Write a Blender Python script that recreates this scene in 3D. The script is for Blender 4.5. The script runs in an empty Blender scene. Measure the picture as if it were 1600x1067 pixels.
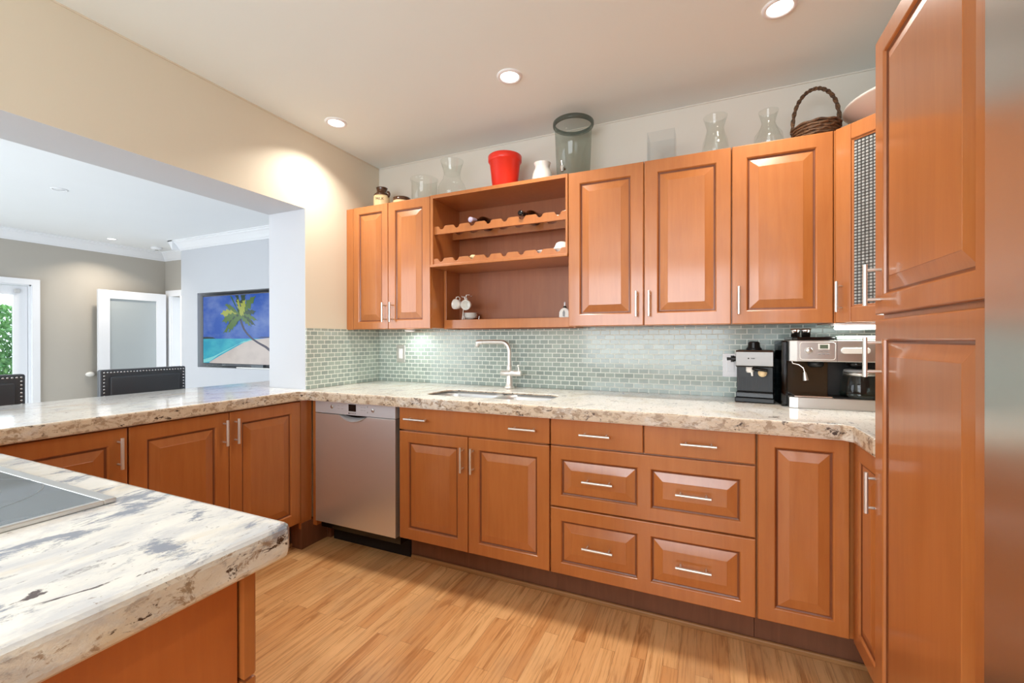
import bpy, bmesh, math, random
from mathutils import Vector, Matrix, Euler
PI = math.pi
random.seed(7)
S = bpy.context.scene
COL = S.collection

# ------------------------------------------------------------------ camera, world, light, exposure
cd = bpy.data.cameras.new('camera'); cam = bpy.data.objects.new('camera', cd); COL.objects.link(cam)
cam.location = (2.1569, -2.4801, 1.205)
cam.rotation_euler = (PI/2 - .0024, .0011, .4211)
cd.sensor_width = 36; cd.lens = 682.562/1600*36; cd.shift_y = -.00057
cd.clip_start = .02; cd.clip_end = 100
S.camera = cam
S.view_settings.view_transform = 'Standard'
S.view_settings.look = 'None'
S.view_settings.exposure = 0.0
S.view_settings.gamma = 1
S.view_settings.use_curve_mapping = False
S.cycles.max_bounces = 10; S.cycles.diffuse_bounces = 5; S.cycles.glossy_bounces = 5
S.cycles.transmission_bounces = 8; S.cycles.transparent_max_bounces = 12
S.cycles.caustics_reflective = False; S.cycles.caustics_refractive = False
S.cycles.sample_clamp_indirect = 6
S.cycles.use_denoising = True

w = bpy.data.worlds.new('sky'); S.world = w; w.use_nodes = True
bg = w.node_tree.nodes['Background']; bg.inputs[0].default_value = (.80, .90, 1, 1); bg.inputs[1].default_value = 3.2

def area(name, loc, rot, sx, sy, power, col, spread=PI):
    l = bpy.data.lights.new(name, 'AREA'); l.shape = 'RECTANGLE'; l.size = sx; l.size_y = sy
    l.energy = power; l.color = col; l.spread = spread
    o = bpy.data.objects.new(name, l); o.location = loc; o.rotation_euler = rot; COL.objects.link(o); return o
# daylight entering through the kitchen window behind the camera and an unseen glazed opening added to light the dining room
area('daylight_kitchen_window', (1.35, -4.78, 1.45), (-PI/2, 0, PI), 2.2, 1.5, 68, (.90, .96, 1))
area('added_daylight_dining', (-3.0, -3.42, 1.25), (-PI/2, 0, PI), 3.6, 2.0, 50, (.92, .96, 1))
DOWN = 6.0     # watts of one kitchen downlight
WARM = (1, .92, .82)

# ------------------------------------------------------------------ materials
def srgb(r, g, b):
    f = lambda c: (c/255/12.92) if c/255 <= .04045 else ((c/255+.055)/1.055)**2.4
    return (f(r), f(g), f(b), 1)
def new(name):
    m = bpy.data.materials.new(name); m.use_nodes = True
    return m, m.node_tree.nodes, m.node_tree.links, m.node_tree.nodes['Principled BSDF']
def plain(name, col, rough=.5, metal=0, coat=0, emis=None, es=0, trans=0, ior=1.45, spec=.5, alpha=1):
    m, N, L, P = new(name)
    P.inputs['Base Color'].default_value = col; P.inputs['Roughness'].default_value = rough
    P.inputs['Metallic'].default_value = metal; P.inputs['Coat Weight'].default_value = coat
    P.inputs['Transmission Weight'].default_value = trans; P.inputs['IOR'].default_value = ior
    P.inputs['Specular IOR Level'].default_value = spec
    if emis: P.inputs['Emission Color'].default_value = emis; P.inputs['Emission Strength'].default_value = es
    return m
def nd(N, t, **k):
    n = N.new(t)
    for a, b in k.items(): setattr(n, a, b)
    return n
def coords(N, L, scale=(1, 1, 1), rot=(0, 0, 0), loc=(0, 0, 0)):
    t = nd(N, 'ShaderNodeTexCoord'); m = nd(N, 'ShaderNodeMapping')
    m.inputs['Scale'].default_value = scale; m.inputs['Rotation'].default_value = rot; m.inputs['Location'].default_value = loc
    L.new(t.outputs['Object'], m.inputs[0]); return m.outputs[0]
def noise(N, L, vec, sc, det=4, rough=.55, dist=0):
    n = nd(N, 'ShaderNodeTexNoise'); n.inputs['Scale'].default_value = sc; n.inputs['Detail'].default_value = det
    n.inputs['Roughness'].default_value = rough; n.inputs['Distortion'].default_value = dist
    L.new(vec, n.inputs['Vector']); return n.outputs['Fac']
def ramp(N, L, fac, stops):
    r = nd(N, 'ShaderNodeValToRGB'); e = r.color_ramp.elements
    while len(e) < len(stops): e.new(.5)
    for q, (p, c) in zip(e, stops): q.position = p; q.color = c if len(c) == 4 else (*c, 1)
    L.new(fac, r.inputs[0]); return r.outputs[0]
def mix(N, L, fac, a, b, mode='MIX'):
    m = nd(N, 'ShaderNodeMix', data_type='RGBA', blend_type=mode)
    if isinstance(fac, float): m.inputs[0].default_value = fac
    else: L.new(fac, m.inputs[0])
    for i, v in ((6, a), (7, b)):
        if isinstance(v, tuple): m.inputs[i].default_value = v
        else: L.new(v, m.inputs[i])
    return m.outputs[2]
def bump(N, L, P, h, strength=.2, dist=.002):
    b = nd(N, 'ShaderNodeBump'); b.inputs['Strength'].default_value = strength; b.inputs['Distance'].default_value = dist
    L.new(h, b.inputs['Height']); L.new(b.outputs[0], P.inputs['Normal'])
B0, W1 = (0, 0, 0, 1), (1, 1, 1, 1)

def paint(name, col, rough=.6, sc=60, s=.05):
    m, N, L, P = new(name); v = coords(N, L)
    n = noise(N, L, v, 1.3, 3)
    c2 = tuple(x*.95 for x in col[:3]) + (1,)
    L.new(mix(N, L, n, col, c2), P.inputs['Base Color'])
    P.inputs['Roughness'].default_value = rough; P.inputs['Specular IOR Level'].default_value = .3
    bump(N, L, P, noise(N, L, v, sc, 4), s); return m

def wood(name, a, b, rough=.34, coat=.45, vscale=(14, 14, 1.3)):
    m, N, L, P = new(name); v = coords(N, L, vscale)
    n = noise(N, L, v, 3, 6, .6, .4); v2 = coords(N, L, (1.6, 1.6, .9)); n2 = noise(N, L, v2, 2.2, 3)
    c = mix(N, L, ramp(N, L, n, [(.25, B0), (.8, W1)]), a, b)
    c = mix(N, L, ramp(N, L, n2, [(.35, (.86, .84, .82, 1)), (.65, (1.05, 1.05, 1.05, 1))]), B0, c, 'MIX') if False else mix(N, L, 1.0, c, ramp(N, L, n2, [(.35, (.88, .86, .84, 1)), (.65, W1)]), 'MULTIPLY')
    L.new(c, P.inputs['Base Color']); P.inputs['Roughness'].default_value = rough
    P.inputs['Coat Weight'].default_value = coat*1.2; P.inputs['Coat Roughness'].default_value = .12; P.inputs['Coat IOR'].default_value = 1.55
    bump(N, L, P, noise(N, L, coords(N, L, (90, 90, 5)), 3, 3), .06, .001)
    return m
M = {}
M['wood'] = wood('stained_maple', srgb(189, 119, 62), srgb(176, 104, 50))
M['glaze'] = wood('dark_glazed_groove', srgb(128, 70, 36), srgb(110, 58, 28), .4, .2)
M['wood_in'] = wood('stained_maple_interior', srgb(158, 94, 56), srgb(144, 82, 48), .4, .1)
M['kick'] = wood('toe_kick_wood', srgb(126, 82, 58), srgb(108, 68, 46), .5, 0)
M['oak_trim'] = wood('oak_shoe_moulding', srgb(178, 132, 84), srgb(150, 108, 66), .5, 0, (1.3, 14, 14))
M['kwall'] = paint('beige_wall_paint', srgb(226, 218, 200))
M['bwall'] = paint('pale_back_wall_paint', srgb(222, 218, 208))
M['kceil'] = paint('ceiling_paint', srgb(236, 244, 243), .7)
M['dwall'] = paint('cool_white_wall_paint', srgb(202, 204, 209))
M['taupe'] = paint('taupe_wall_paint', srgb(184, 178, 168))
M['dceil'] = paint('white_ceiling_paint', srgb(244, 246, 248), .7)
M['white'] = plain('white_satin_paint', srgb(236, 237, 240), .35)
M['chrome'] = plain('polished_chrome', (.8, .8, .8, 1), .12, 1)
M['nickel'] = plain('brushed_nickel', srgb(228, 226, 222), .36, .85)
M['black'] = plain('black_plastic', srgb(22, 23, 25), .42)
M['gloss_black'] = plain('gloss_black_plastic', srgb(14, 14, 15), .12)
M['dark'] = plain('dark_void', srgb(20, 14, 12), .8)
M['ceramic'] = plain('white_glazed_ceramic', srgb(238, 236, 230), .18, coat=.4)
M['cream'] = plain('cream_stoneware', srgb(232, 206, 160), .35)
M['brown'] = plain('brown_glaze', srgb(78, 46, 24), .2, coat=.4)
M['red'] = plain('red_plastic', srgb(240, 58, 42), .3)
M['grey'] = plain('grey_plastic', srgb(150, 150, 150), .4)
M['bottle'] = plain('dark_wine_glass', srgb(18, 12, 12), .06, coat=.6)
M['foil'] = plain('mauve_foil', srgb(190, 180, 205), .3)
M['lcd'] = plain('lcd_green_grey', srgb(96, 108, 92), .2)
M['ink'] = plain('dark_print', srgb(60, 56, 54), .5)
M['lamp'] = plain('lamp_diffuser', W1, .5, emis=(1, .95, .86, 1), es=9)
M['tube'] = plain('fluorescent_diffuser', W1, .5, emis=(.90, 1, .93, 1), es=9)
M['twig'] = None

def glass(name, tint=(1, 1, 1, 1), rough=0.02, thin=False):
    m, N, L, P = new(name)
    N.remove(P); out = N['Material Output']
    if thin:      # thin walled pane: straight-through with a fresnel gloss
        t = nd(N, 'ShaderNodeBsdfTransparent'); t.inputs[0].default_value = tint
        g = nd(N, 'ShaderNodeBsdfGlossy'); g.inputs['Roughness'].default_value = rough
        lw = nd(N, 'ShaderNodeLayerWeight'); lw.inputs['Blend'].default_value = .5
        pw = nd(N, 'ShaderNodeMath', operation='POWER'); pw.inputs[1].default_value = 4; L.new(lw.outputs['Facing'], pw.inputs[0])
        f = nd(N, 'ShaderNodeMath', operation='MULTIPLY_ADD'); f.inputs[1].default_value = .38; f.inputs[2].default_value = .035; L.new(pw.outputs[0], f.inputs[0])
        x = nd(N, 'ShaderNodeMixShader'); L.new(f.outputs[0], x.inputs[0]); L.new(t.outputs[0], x.inputs[1]); L.new(g.outputs[0], x.inputs[2])
        L.new(x.outputs[0], out.inputs[0])
    else:
        g = nd(N, 'ShaderNodeBsdfGlass'); g.inputs['Color'].default_value = tint; g.inputs['Roughness'].default_value = rough; g.inputs['IOR'].default_value = 1.45
        L.new(g.outputs[0], out.inputs[0])
    return m
M['glass'] = glass('clear_thin_glass', (.965, .975, .965, 1), thin=True)
M['smoke'] = glass('smoky_grey_thin_glass', (.74, .77, .74, 1), thin=True)
M['smoke_rim'] = glass('smoky_rim_glass', (.45, .50, .48, 1), thin=True)
M['acrylic'] = glass('clear_acrylic', (.95, .96, .965, 1), thin=True)
M['pane'] = glass('window_pane_glass', (.97, .985, .98, 1), thin=True)

def frosted():
    m, N, L, P = new('frosted_glass')
    P.inputs['Base Color'].default_value = srgb(196, 204, 206); P.inputs['Roughness'].default_value = .35
    P.inputs['Transmission Weight'].default_value = .25; return m
M['frost'] = frosted()

def pebbled():
    m, N, L, P = new('ribbed_grid_glass')
    v = coords(N, L)
    br = nd(N, 'ShaderNodeTexBrick', offset=0.0); br.inputs['Scale'].default_value = 1
    br.inputs['Brick Width'].default_value = .0135; br.inputs['Row Height'].default_value = .0125; br.inputs['Mortar Size'].default_value = .0034
    br.inputs['Mortar Smooth'].default_value = 1.0
    s = nd(N, 'ShaderNodeSeparateXYZ'); L.new(v, s.inputs[0]); cb = nd(N, 'ShaderNodeCombineXYZ')
    L.new(s.outputs[0], cb.inputs[0]); L.new(s.outputs[2], cb.inputs[1]); L.new(cb.outputs[0], br.inputs['Vector'])
    br.inputs['Color1'].default_value = srgb(228, 234, 234); br.inputs['Color2'].default_value = srgb(200, 208, 208); br.inputs['Mortar'].default_value = srgb(52, 56, 58)  # bright cells and dark seams paint the ribs' refracted light into the colour
    L.new(br.outputs['Color'], P.inputs['Base Color'])
    P.inputs['Roughness'].default_value = .08; P.inputs['Transmission Weight'].default_value = .45
    bump(N, L, P, br.outputs['Fac'], .8, .004)
    return m
M['gridglass'] = pebbled()

def steel(name, col, rough=.27, axis=0, amt=.03, fine=260, var=.05):
    m, N, L, P = new(name)
    sc = [4, 4, 4]; sc[axis] = .3
    sc = [fine if i != axis else 1.5 for i in range(3)]
    v = coords(N, L, tuple(sc)); n = noise(N, L, v, 1, 3)
    P.inputs['Base Color'].default_value = col; P.inputs['Metallic'].default_value = 1
    r = nd(N, 'ShaderNodeMapRange'); r.inputs['To Min'].default_value = rough-var; r.inputs['To Max'].default_value = rough+var
    L.new(n, r.inputs[0]); L.new(r.outputs[0], P.inputs['Roughness'])
    if amt: bump(N, L, P, n, amt, .0006)
    return m
M['steel'] = steel('brushed_steel', srgb(200, 198, 194), .36)
M['steel_dw'] = steel('brushed_steel_door', srgb(222, 221, 220), .36); M['steel_dw'].node_tree.nodes['Principled BSDF'].inputs['Metallic'].default_value = .74
M['steel_fr'] = steel('brushed_fridge_steel', srgb(212, 212, 210), .25, 1, 0, 30, .012)

def granite(name, edge=0, pale=False):
    m, N, L, P = new(name)
    v = coords(N, L, (2.1, 1.0, 2.0), (0, 0, .15))
    vf = coords(N, L, (1.9, 1, 1.6), (0, 0, .15), (3, 1, 0))
    base = mix(N, L, ramp(N, L, noise(N, L, v, 5, 5), [(.35, B0), (.65, W1)]), srgb(246, 245, 240) if pale else srgb(238, 237, 231), srgb(236, 235, 230) if pale else srgb(224, 224, 220))
    # beige clouds
    f = ramp(N, L, noise(N, L, vf, 4.2, 6, .6, .6), [(.52, B0), (.66, (.55, .55, .55, 1))])
    c = mix(N, L, f, base, srgb(216, 200, 170))
    # pale grey drifts
    f = ramp(N, L, noise(N, L, v, 6, 9, .72, .4), [(.54 if pale else .46, B0), (.68 if pale else .60, (.7, .7, .7, 1))])
    c = mix(N, L, f, c, srgb(186, 190, 198))
    # blue-grey patches with ragged edges
    f = ramp(N, L, noise(N, L, coords(N, L, (2.3, 1.2, 2.0), (0, 0, .1), (2, 5, 0)), 6.5, 10, .74, .35), [(.62 if pale else .54, B0), (.68 if pale else .61, (.9, .9, .9, 1))])
    c = mix(N, L, f, c, srgb(120, 128, 146))
    # fine grey veins
    f = ramp(N, L, noise(N, L, coords(N, L, (2.4, 1, 2), (0, 0, .2), (7, 7, 0)), 12, 9, .74, .4), [(.60, B0), (.64, (.8, .8, .8, 1)), (.68, (.3, .3, .3, 1))])
    c = mix(N, L, f, c, srgb(134, 132, 136))
    # small flecks
    f = ramp(N, L, noise(N, L, coords(N, L, (2, 1, 1.6), (0, 0, .1)), 60, 4, .6, .5), [(.60 if pale else .66, B0), (.66 if pale else .70, (.7, .7, .7, 1))])
    c = mix(N, L, f, c, srgb(128, 116, 104))
    # dark mineral clusters
    f = ramp(N, L, noise(N, L, vf, 7, 10, .72, .9), [(.64, B0), (.665, W1)])
    c = mix(N, L, f, c, srgb(70, 50, 42))
    if edge:
        e = coords(N, L, (1, 1, 1.7), (0, 0, .3)); hv = edge > 1
        f = ramp(N, L, noise(N, L, e, 7, 6, .6, .6), [(.20 if hv else .40, B0), (.50 if hv else .68, (.85, .85, .85, 1) if hv else (.6, .6, .6, 1))])
        c = mix(N, L, f, c, srgb(204, 182, 152))
        f = ramp(N, L, noise(N, L, e, 30, 8, .72, .6), [(.50 if hv else .57, B0), (.57 if hv else .62, (.8, .8, .8, 1))])
        c = mix(N, L, f, c, srgb(150, 124, 98))
        f = ramp(N, L, noise(N, L, coords(N, L, (1, 1, 1.6), (0, 0, 1)), 20, 9, .74, .5), [(.575 if hv else .60, B0), (.61 if hv else .63, W1)])
        c = mix(N, L, f, c, srgb(66, 48, 38))
        bump(N, L, P, noise(N, L, e, 22, 6, .7), .5, .006)
    L.new(c, P.inputs['Base Color']); P.inputs['Roughness'].default_value = .22 if edge else .09
    P.inputs['Specular IOR Level'].default_value = .55
    return m
M['sink'] = steel('satin_sink_steel', srgb(222, 222, 222), .38); M['sink'].node_tree.nodes['Principled BSDF'].inputs['Metallic'].default_value = .7
M['granite'] = granite('white_granite'); M['granite_pale'] = granite('pale_flecked_granite', 0, True); M['granite_edge'] = granite('granite_chiselled_edge', 1); M['granite_edge_brown'] = granite('granite_brown_flecked_edge', 2)  # pale one: same stone, blown-out brightness of the back run put into colour

def mosaic(name, ax):
    m, N, L, P = new(name); t = nd(N, 'ShaderNodeTexCoord')
    s = nd(N, 'ShaderNodeSeparateXYZ'); L.new(t.outputs['Object'], s.inputs[0]); cb = nd(N, 'ShaderNodeCombineXYZ')
    L.new(s.outputs[ax], cb.inputs[0]); L.new(s.outputs[2], cb.inputs[1])
    br = nd(N, 'ShaderNodeTexBrick', offset=.5); L.new(cb.outputs[0], br.inputs['Vector'])
    br.inputs['Scale'].default_value = 1; br.inputs['Brick Width'].default_value = .0525; br.inputs['Row Height'].default_value = .0268
    br.inputs['Mortar Size'].default_value = .0026; br.inputs['Mortar Smooth'].default_value = .15; br.inputs['Bias'].default_value = 0
    br.inputs['Color1'].default_value = srgb(148, 162, 156); br.inputs['Color2'].default_value = srgb(170, 184, 176)
    br.inputs['Mortar'].default_value = srgb(226, 232, 224)
    L.new(br.outputs['Color'], P.inputs['Base Color'])
    r = nd(N, 'ShaderNodeMapRange'); r.inputs['To Min'].default_value = .12; r.inputs['To Max'].default_value = .7
    L.new(br.outputs['Fac'], r.inputs[0]); L.new(r.outputs[0], P.inputs['Roughness'])
    inv = nd(N, 'ShaderNodeMath', operation='SUBTRACT'); inv.inputs[0].default_value = 1; L.new(br.outputs['Fac'], inv.inputs[1])
    bump(N, L, P, inv.outputs[0], .6, .002); return m
M['mosaic_x'] = mosaic('glass_mosaic_back', 0); M['mosaic_y'] = mosaic('glass_mosaic_side', 1)

def oakfloor():
    m, N, L, P = new('oak_strip_floor'); t = nd(N, 'ShaderNodeTexCoord')
    s = nd(N, 'ShaderNodeSeparateXYZ'); L.new(t.outputs['Object'], s.inputs[0]); cb = nd(N, 'ShaderNodeCombineXYZ')
    L.new(s.outputs[1], cb.inputs[0]); L.new(s.outputs[0], cb.inputs[1])
    def brick(c1, c2, mo, ms):
        br = nd(N, 'ShaderNodeTexBrick', offset=.37, offset_frequency=2, squash=1); L.new(cb.outputs[0], br.inputs['Vector'])
        br.inputs['Scale'].default_value = 1; br.inputs['Brick Width'].default_value = .78; br.inputs['Row Height'].default_value = .0572
        br.inputs['Mortar Size'].default_value = ms; br.inputs['Mortar Smooth'].default_value = .1
        br.inputs['Color1'].default_value = c1; br.inputs['Color2'].default_value = c2; br.inputs['Mortar'].default_value = mo; return br
    b = brick(srgb(238, 190, 134), srgb(216, 158, 102), srgb(150, 108, 72), .0005)
    # per-board id shifts the grain so that boards differ
    idb = brick(B0, W1, B0, 0)
    vm = nd(N, 'ShaderNodeVectorMath', operation='MULTIPLY_ADD'); L.new(idb.outputs['Color'], vm.inputs[0])
    vm.inputs[1].default_value = (13, 9, 5); L.new(t.outputs['Object'], vm.inputs[2])
    mp = nd(N, 'ShaderNodeMapping'); mp.inputs['Scale'].default_value = (15, 1.4, 1); L.new(vm.outputs[0], mp.inputs[0])
    g = noise(N, L, mp.outputs[0], 1.6, 7, .62, 1.3)
    c = mix(N, L, 1.0, b.outputs['Color'], ramp(N, L, g, [(.37, (.70, .60, .50, 1)), (.45, (.94, .92, .89, 1)), (.6, W1)]), 'MULTIPLY')
    mp2 = nd(N, 'ShaderNodeMapping'); mp2.inputs['Scale'].default_value = (60, 2.2, 1); L.new(vm.outputs[0], mp2.inputs[0])
    g2 = noise(N, L, mp2.outputs[0], 2.2, 5, .6, .3)
    c = mix(N, L, 1.0, c, ramp(N, L, g2, [(.36, (.80, .72, .64, 1)), (.5, W1)]), 'MULTIPLY')
    st = ramp(N, L, noise(N, L, coords(N, L, (1.4, .8, 1)), 1.8, 5, .6), [(.52, B0), (.72, (.55, .55, .55, 1))])
    c = mix(N, L, st, c, srgb(178, 146, 112))
    L.new(c, P.inputs['Base Color']); P.inputs['Roughness'].default_value = .34; P.inputs['Coat Weight'].default_value = .15
    bump(N, L, P, g, .08, .001); return m
M['floor'] = oakfloor()

def leather():
    m, N, L, P = new('leather_painted_sheen'); v = coords(N, L)
    P.inputs['Base Color'].default_value = srgb(72, 75, 80); P.inputs['Roughness'].default_value = .3  # black leather; its grey sheen is put into the base colour
    bump(N, L, P, noise(N, L, v, 160, 4), .25, .001); return m
M['leather'] = leather()
def wicker():
    m, N, L, P = new('dark_wicker'); v = coords(N, L, (1, 1, 3))
    n = noise(N, L, v, 70, 4, .6, .8)
    L.new(ramp(N, L, n, [(.35, srgb(44, 28, 18)), (.65, srgb(128, 92, 60))]), P.inputs['Base Color']); P.inputs['Roughness'].default_value = .6
    bump(N, L, P, n, .9, .004); return m
M['twig'] = wicker()
def leafmat():
    m, N, L, P = new('hedge_leaves'); v = coords(N, L)
    L.new(ramp(N, L, noise(N, L, v, 9, 4), [(.3, srgb(50, 120, 60)), (.7, srgb(150, 205, 120))]), P.inputs['Base Color'])
    P.inputs['Roughness'].default_value = .5; return m
M['leaf'] = leafmat()
def cooktop():
    m, N, L, P = new('cooktop_painted_reflection'); P.inputs['Base Color'].default_value = srgb(92, 102, 110); P.inputs['Roughness'].default_value = .06  # black glass; the ceiling's reflection is put into the lighter grey base colour
    P.inputs['Specular IOR Level'].default_value = .9; return m
M['hob'] = cooktop(); M['hobline'] = plain('printed_ring', srgb(110, 116, 120), .3)
def emit(name, c, s=1.0, c2=None, sc=2.5):
    m, N, L, P = new(name); P.inputs['Base Color'].default_value = (0, 0, 0, 1); P.inputs['Roughness'].default_value = .2
    P.inputs['Emission Strength'].default_value = s
    if c2:
        n = noise(N, L, coords(N, L, (1, 1, 1.7)), sc, 5, .55)
        L.new(ramp(N, L, n, [(.45, c), (.75, c2)]), P.inputs['Emission Color'])
    else: P.inputs['Emission Color'].default_value = c
    return m

# ------------------------------------------------------------------ mesh helpers
WO = {}
def wpos(o): return WO.get(o.name, Vector((0, 0, 0)))
class MB:
    def __init__(s): s.bm = bmesh.new()
    def _add(s, vs, fs, mi=0, smooth=False):
        V = [s.bm.verts.new(v) for v in vs]
        for f in fs:
            try: q = s.bm.faces.new([V[i] for i in f]); q.material_index = mi; q.smooth = smooth
            except ValueError: pass
        return V
    def box(s, x0, x1, y0, y1, z0, z1, mi=0, rot=0, piv=None):
        vs = [Vector((x, y, z)) for z in (z0, z1) for y in (y0, y1) for x in (x0, x1)]
        if rot:
            R = Matrix.Rotation(rot, 3, 'Z'); p = Vector(piv) if piv else Vector(((x0+x1)/2, (y0+y1)/2, 0)); vs = [R @ (v-p)+p for v in vs]
        s._add(vs, [(0, 2, 3, 1), (4, 5, 7, 6), (0, 1, 5, 4), (2, 6, 7, 3), (0, 4, 6, 2), (1, 3, 7, 5)], mi); return s
    def prism(s, pts, z0, z1, axis='z', mi=0):
        # polygon in a plane, swept along axis
        def P(a, b, c): return {'z': (a, b, c), 'y': (a, c, b), 'x': (c, a, b)}[axis]
        n = len(pts); vs = [P(a, b, z0) for a, b in pts]+[P(a, b, z1) for a, b in pts]
        s._add(vs, [tuple(range(n))[::-1], tuple(range(n, 2*n))]+[(i, (i+1) % n, n+(i+1) % n, n+i) for i in range(n)], mi)
        return s
    def tube(s, pts, r, n=10, caps=True, mi=0):
        pts = [Vector(p) for p in pts]; rs = r if isinstance(r, (list, tuple)) else [r]*len(pts)
        vs = []; up = None
        for i, p in enumerate(pts):
            t = (pts[min(i+1, len(pts)-1)]-pts[max(i-1, 0)]).normalized()
            if up is None: up = Vector((0, 0, 1)) if abs(t.z) < .9 else Vector((1, 0, 0))
            a = t.cross(up).normalized(); b = a.cross(t).normalized(); up = b
            for k in range(n):
                q = 2*PI*k/n; vs.append(p+a*math.cos(q)*rs[i]+b*math.sin(q)*rs[i])
        fs = [(i*n+k, i*n+(k+1) % n, (i+1)*n+(k+1) % n, (i+1)*n+k) for i in range(len(pts)-1) for k in range(n)]
        V = s._add(vs, fs, mi, True)
        if caps:
            for q in (list(range(n))[::-1], list(range(len(vs)-n, len(vs)))):
                s.bm.faces.new([s.bm.verts.new(vs[i]) for i in q]).material_index = mi
        return s
    def lathe(s, prof, c=(0, 0, 0), n=28, mi=0, M4=None):
        vs = []
        for r, z in prof:
            for k in range(n):
                a = 2*PI*k/n; v = Vector((r*math.cos(a), r*math.sin(a), z))
                vs.append((M4 @ v) if M4 else v+Vector(c))
        fs = [(i*n+k, i*n+(k+1) % n, (i+1)*n+(k+1) % n, (i+1)*n+k) for i in range(len(prof)-1) for k in range(n)]
        V = s._add(vs, fs, mi, True)
        for i, fl in ((0, True), (len(prof)-1, False)):
            if prof[i][0] > 1e-4:
                if i == 0 or True:
                    ids = [V[i*n+k] for k in range(n)]
                    if getattr(s, 'capf', {}).get(i == 0, True):
                        try: s.bm.faces.new(ids[::-1] if fl else ids).material_index = mi
                        except ValueError: pass
        bmesh.ops.remove_doubles(s.bm, verts=[v for v in V if v.is_valid], dist=1e-6)
        return s
    def build(s, name, mats, parent=None, bevel=0, seg=2, world=True, smooth=False, ang=40):
        bmesh.ops.recalc_face_normals(s.bm, faces=s.bm.faces)
        me = bpy.data.meshes.new(name)
        if smooth:
            for f in s.bm.faces: f.smooth = True
        if parent and world:
            p = wpos(parent)
            if p.length: bmesh.ops.translate(s.bm, verts=s.bm.verts, vec=-p)
        s.bm.to_mesh(me); s.bm.free()
        for m in (mats if isinstance(mats, (list, tuple)) else [mats]): me.materials.append(m)
        o = bpy.data.objects.new(name, me); COL.objects.link(o)
        if parent: o.parent = parent; WO[o.name] = wpos(parent) if world else Vector((0, 0, 0))
        if bevel:
            b = o.modifiers.new('bevel', 'BEVEL'); b.width = bevel; b.segments = seg; b.limit_method = 'ANGLE'; b.angle_limit = math.radians(ang)
            b.harden_normals = False
        return o
def tag(o, label, cat, group=None, kind=None):
    if label: o['label'] = label
    if cat: o['category'] = cat
    if group: o['group'] = group
    if kind: o['kind'] = kind
    return o
def thing(name, loc, label, cat, group=None):
    o = bpy.data.objects.new(name, None); o.empty_display_size = .05; COL.objects.link(o); o.location = loc
    WO[o.name] = Vector(loc); return tag(o, label, cat, group)
def struct(name, mb, m, parent=None, **k):
    o = mb.build(name, m, parent, **k)
    if not parent: o['kind'] = 'structure'
    return o
def text(body, size, M4, mat, parent, name='lettering', depth=.0004):
    c = bpy.data.curves.new(name, 'FONT'); c.body = body; c.size = size; c.extrude = depth; c.align_x = 'CENTER'; c.align_y = 'CENTER'; c.resolution_u = 2
    t = bpy.data.objects.new(name+'_tmp', c); COL.objects.link(t)
    bpy.context.view_layer.update()
    me = bpy.data.meshes.new_from_object(t.evaluated_get(bpy.context.evaluated_depsgraph_get()))
    bpy.data.objects.remove(t)
    me.transform(Matrix.Translation(-wpos(parent)) @ M4); me.materials.clear(); me.materials.append(mat)
    o = bpy.data.objects.new(name, me); COL.objects.link(o); o.parent = parent; WO[o.name] = wpos(parent); return o
def FR(origin, U, V):   # frame matrix: local x -> U, local y -> V, z -> U x V
    U = Vector(U).normalized(); V = Vector(V).normalized(); n = U.cross(V)
    return Matrix(((U.x, V.x, n.x, origin[0]), (U.y, V.y, n.y, origin[1]), (U.z, V.z, n.z, origin[2]), (0, 0, 0, 1)))

# raised panel door or drawer front. o = lower left corner on the BACK plane, U = direction of width, N = outward
def front(name, parent, o, U, N, w, h, panels, mat=None, t=.02, label=None):
    U = Vector(U); N = Vector(N); Z = Vector((0, 0, 1)); o = Vector(o); mb = MB(); bm = mb.bm
    P = lambda u, v, d: bm.verts.new(o+U*u+Z*v+N*d)
    def ring(u0, u1, v0, v1, d): return [P(u0, v0, d), P(u1, v0, d), P(u1, v1, d), P(u0, v1, d)]
    def bridge(a, b, mi=0):
        for i in range(4): bm.faces.new((a[i], a[(i+1) % 4], b[(i+1) % 4], b[i])).material_index = mi
    e = .004
    r0 = ring(0, w, 0, h, 0); r1 = ring(0, w, 0, h, t-e); r1b = ring(e*.35, w-e*.35, e*.35, h-e*.35, t-e*.3); r2 = ring(e, w-e, e, h-e, t)
    bm.faces.new(r0[::-1]); bridge(r0, r1); bridge(r1, r1b); bridge(r1b, r2)
    if not panels: bm.faces.new(r2)
    else:
        us = sorted({e, w-e, *[p[0] for p in panels], *[p[1] for p in panels]}); vs = sorted({e, h-e, *[p[2] for p in panels], *[p[3] for p in panels]})
        G = {}
        for i, u in enumerate(us):
            for j, v in enumerate(vs): G[i, j] = P(u, v, t)
        cells = set()
        for p in panels:
            for i in range(len(us)-1):
                for j in range(len(vs)-1):
                    if p[0]-1e-6 <= us[i] < p[1]-1e-6 and p[2]-1e-6 <= vs[j] < p[3]-1e-6: cells.add((i, j))
        for i in range(len(us)-1):
            for j in range(len(vs)-1):
                if (i, j) not in cells: bm.faces.new((G[i, j], G[i+1, j], G[i+1, j+1], G[i, j+1]))
        for (a, b, c, d) in panels:
            k = min(.034, (b-a)*.2, (d-c)*.24)
            seq = [(0, t), (.003, t-.002), (.005, t-.007), (.010, t-.0095), (.013, t-.0095), (.013+k, t-.001), (.0145+k, t)]
            prev = None
            for ins, dep in seq:
                r = ring(a+ins, b-ins, c+ins, d-ins, dep)
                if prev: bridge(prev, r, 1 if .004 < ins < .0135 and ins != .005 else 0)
                prev = r
            bm.faces.new(prev)
    bmesh.ops.remove_doubles(bm, verts=bm.verts, dist=1e-6)
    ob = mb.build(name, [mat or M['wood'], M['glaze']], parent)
    if label: ob['label'] = label
    return ob
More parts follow.
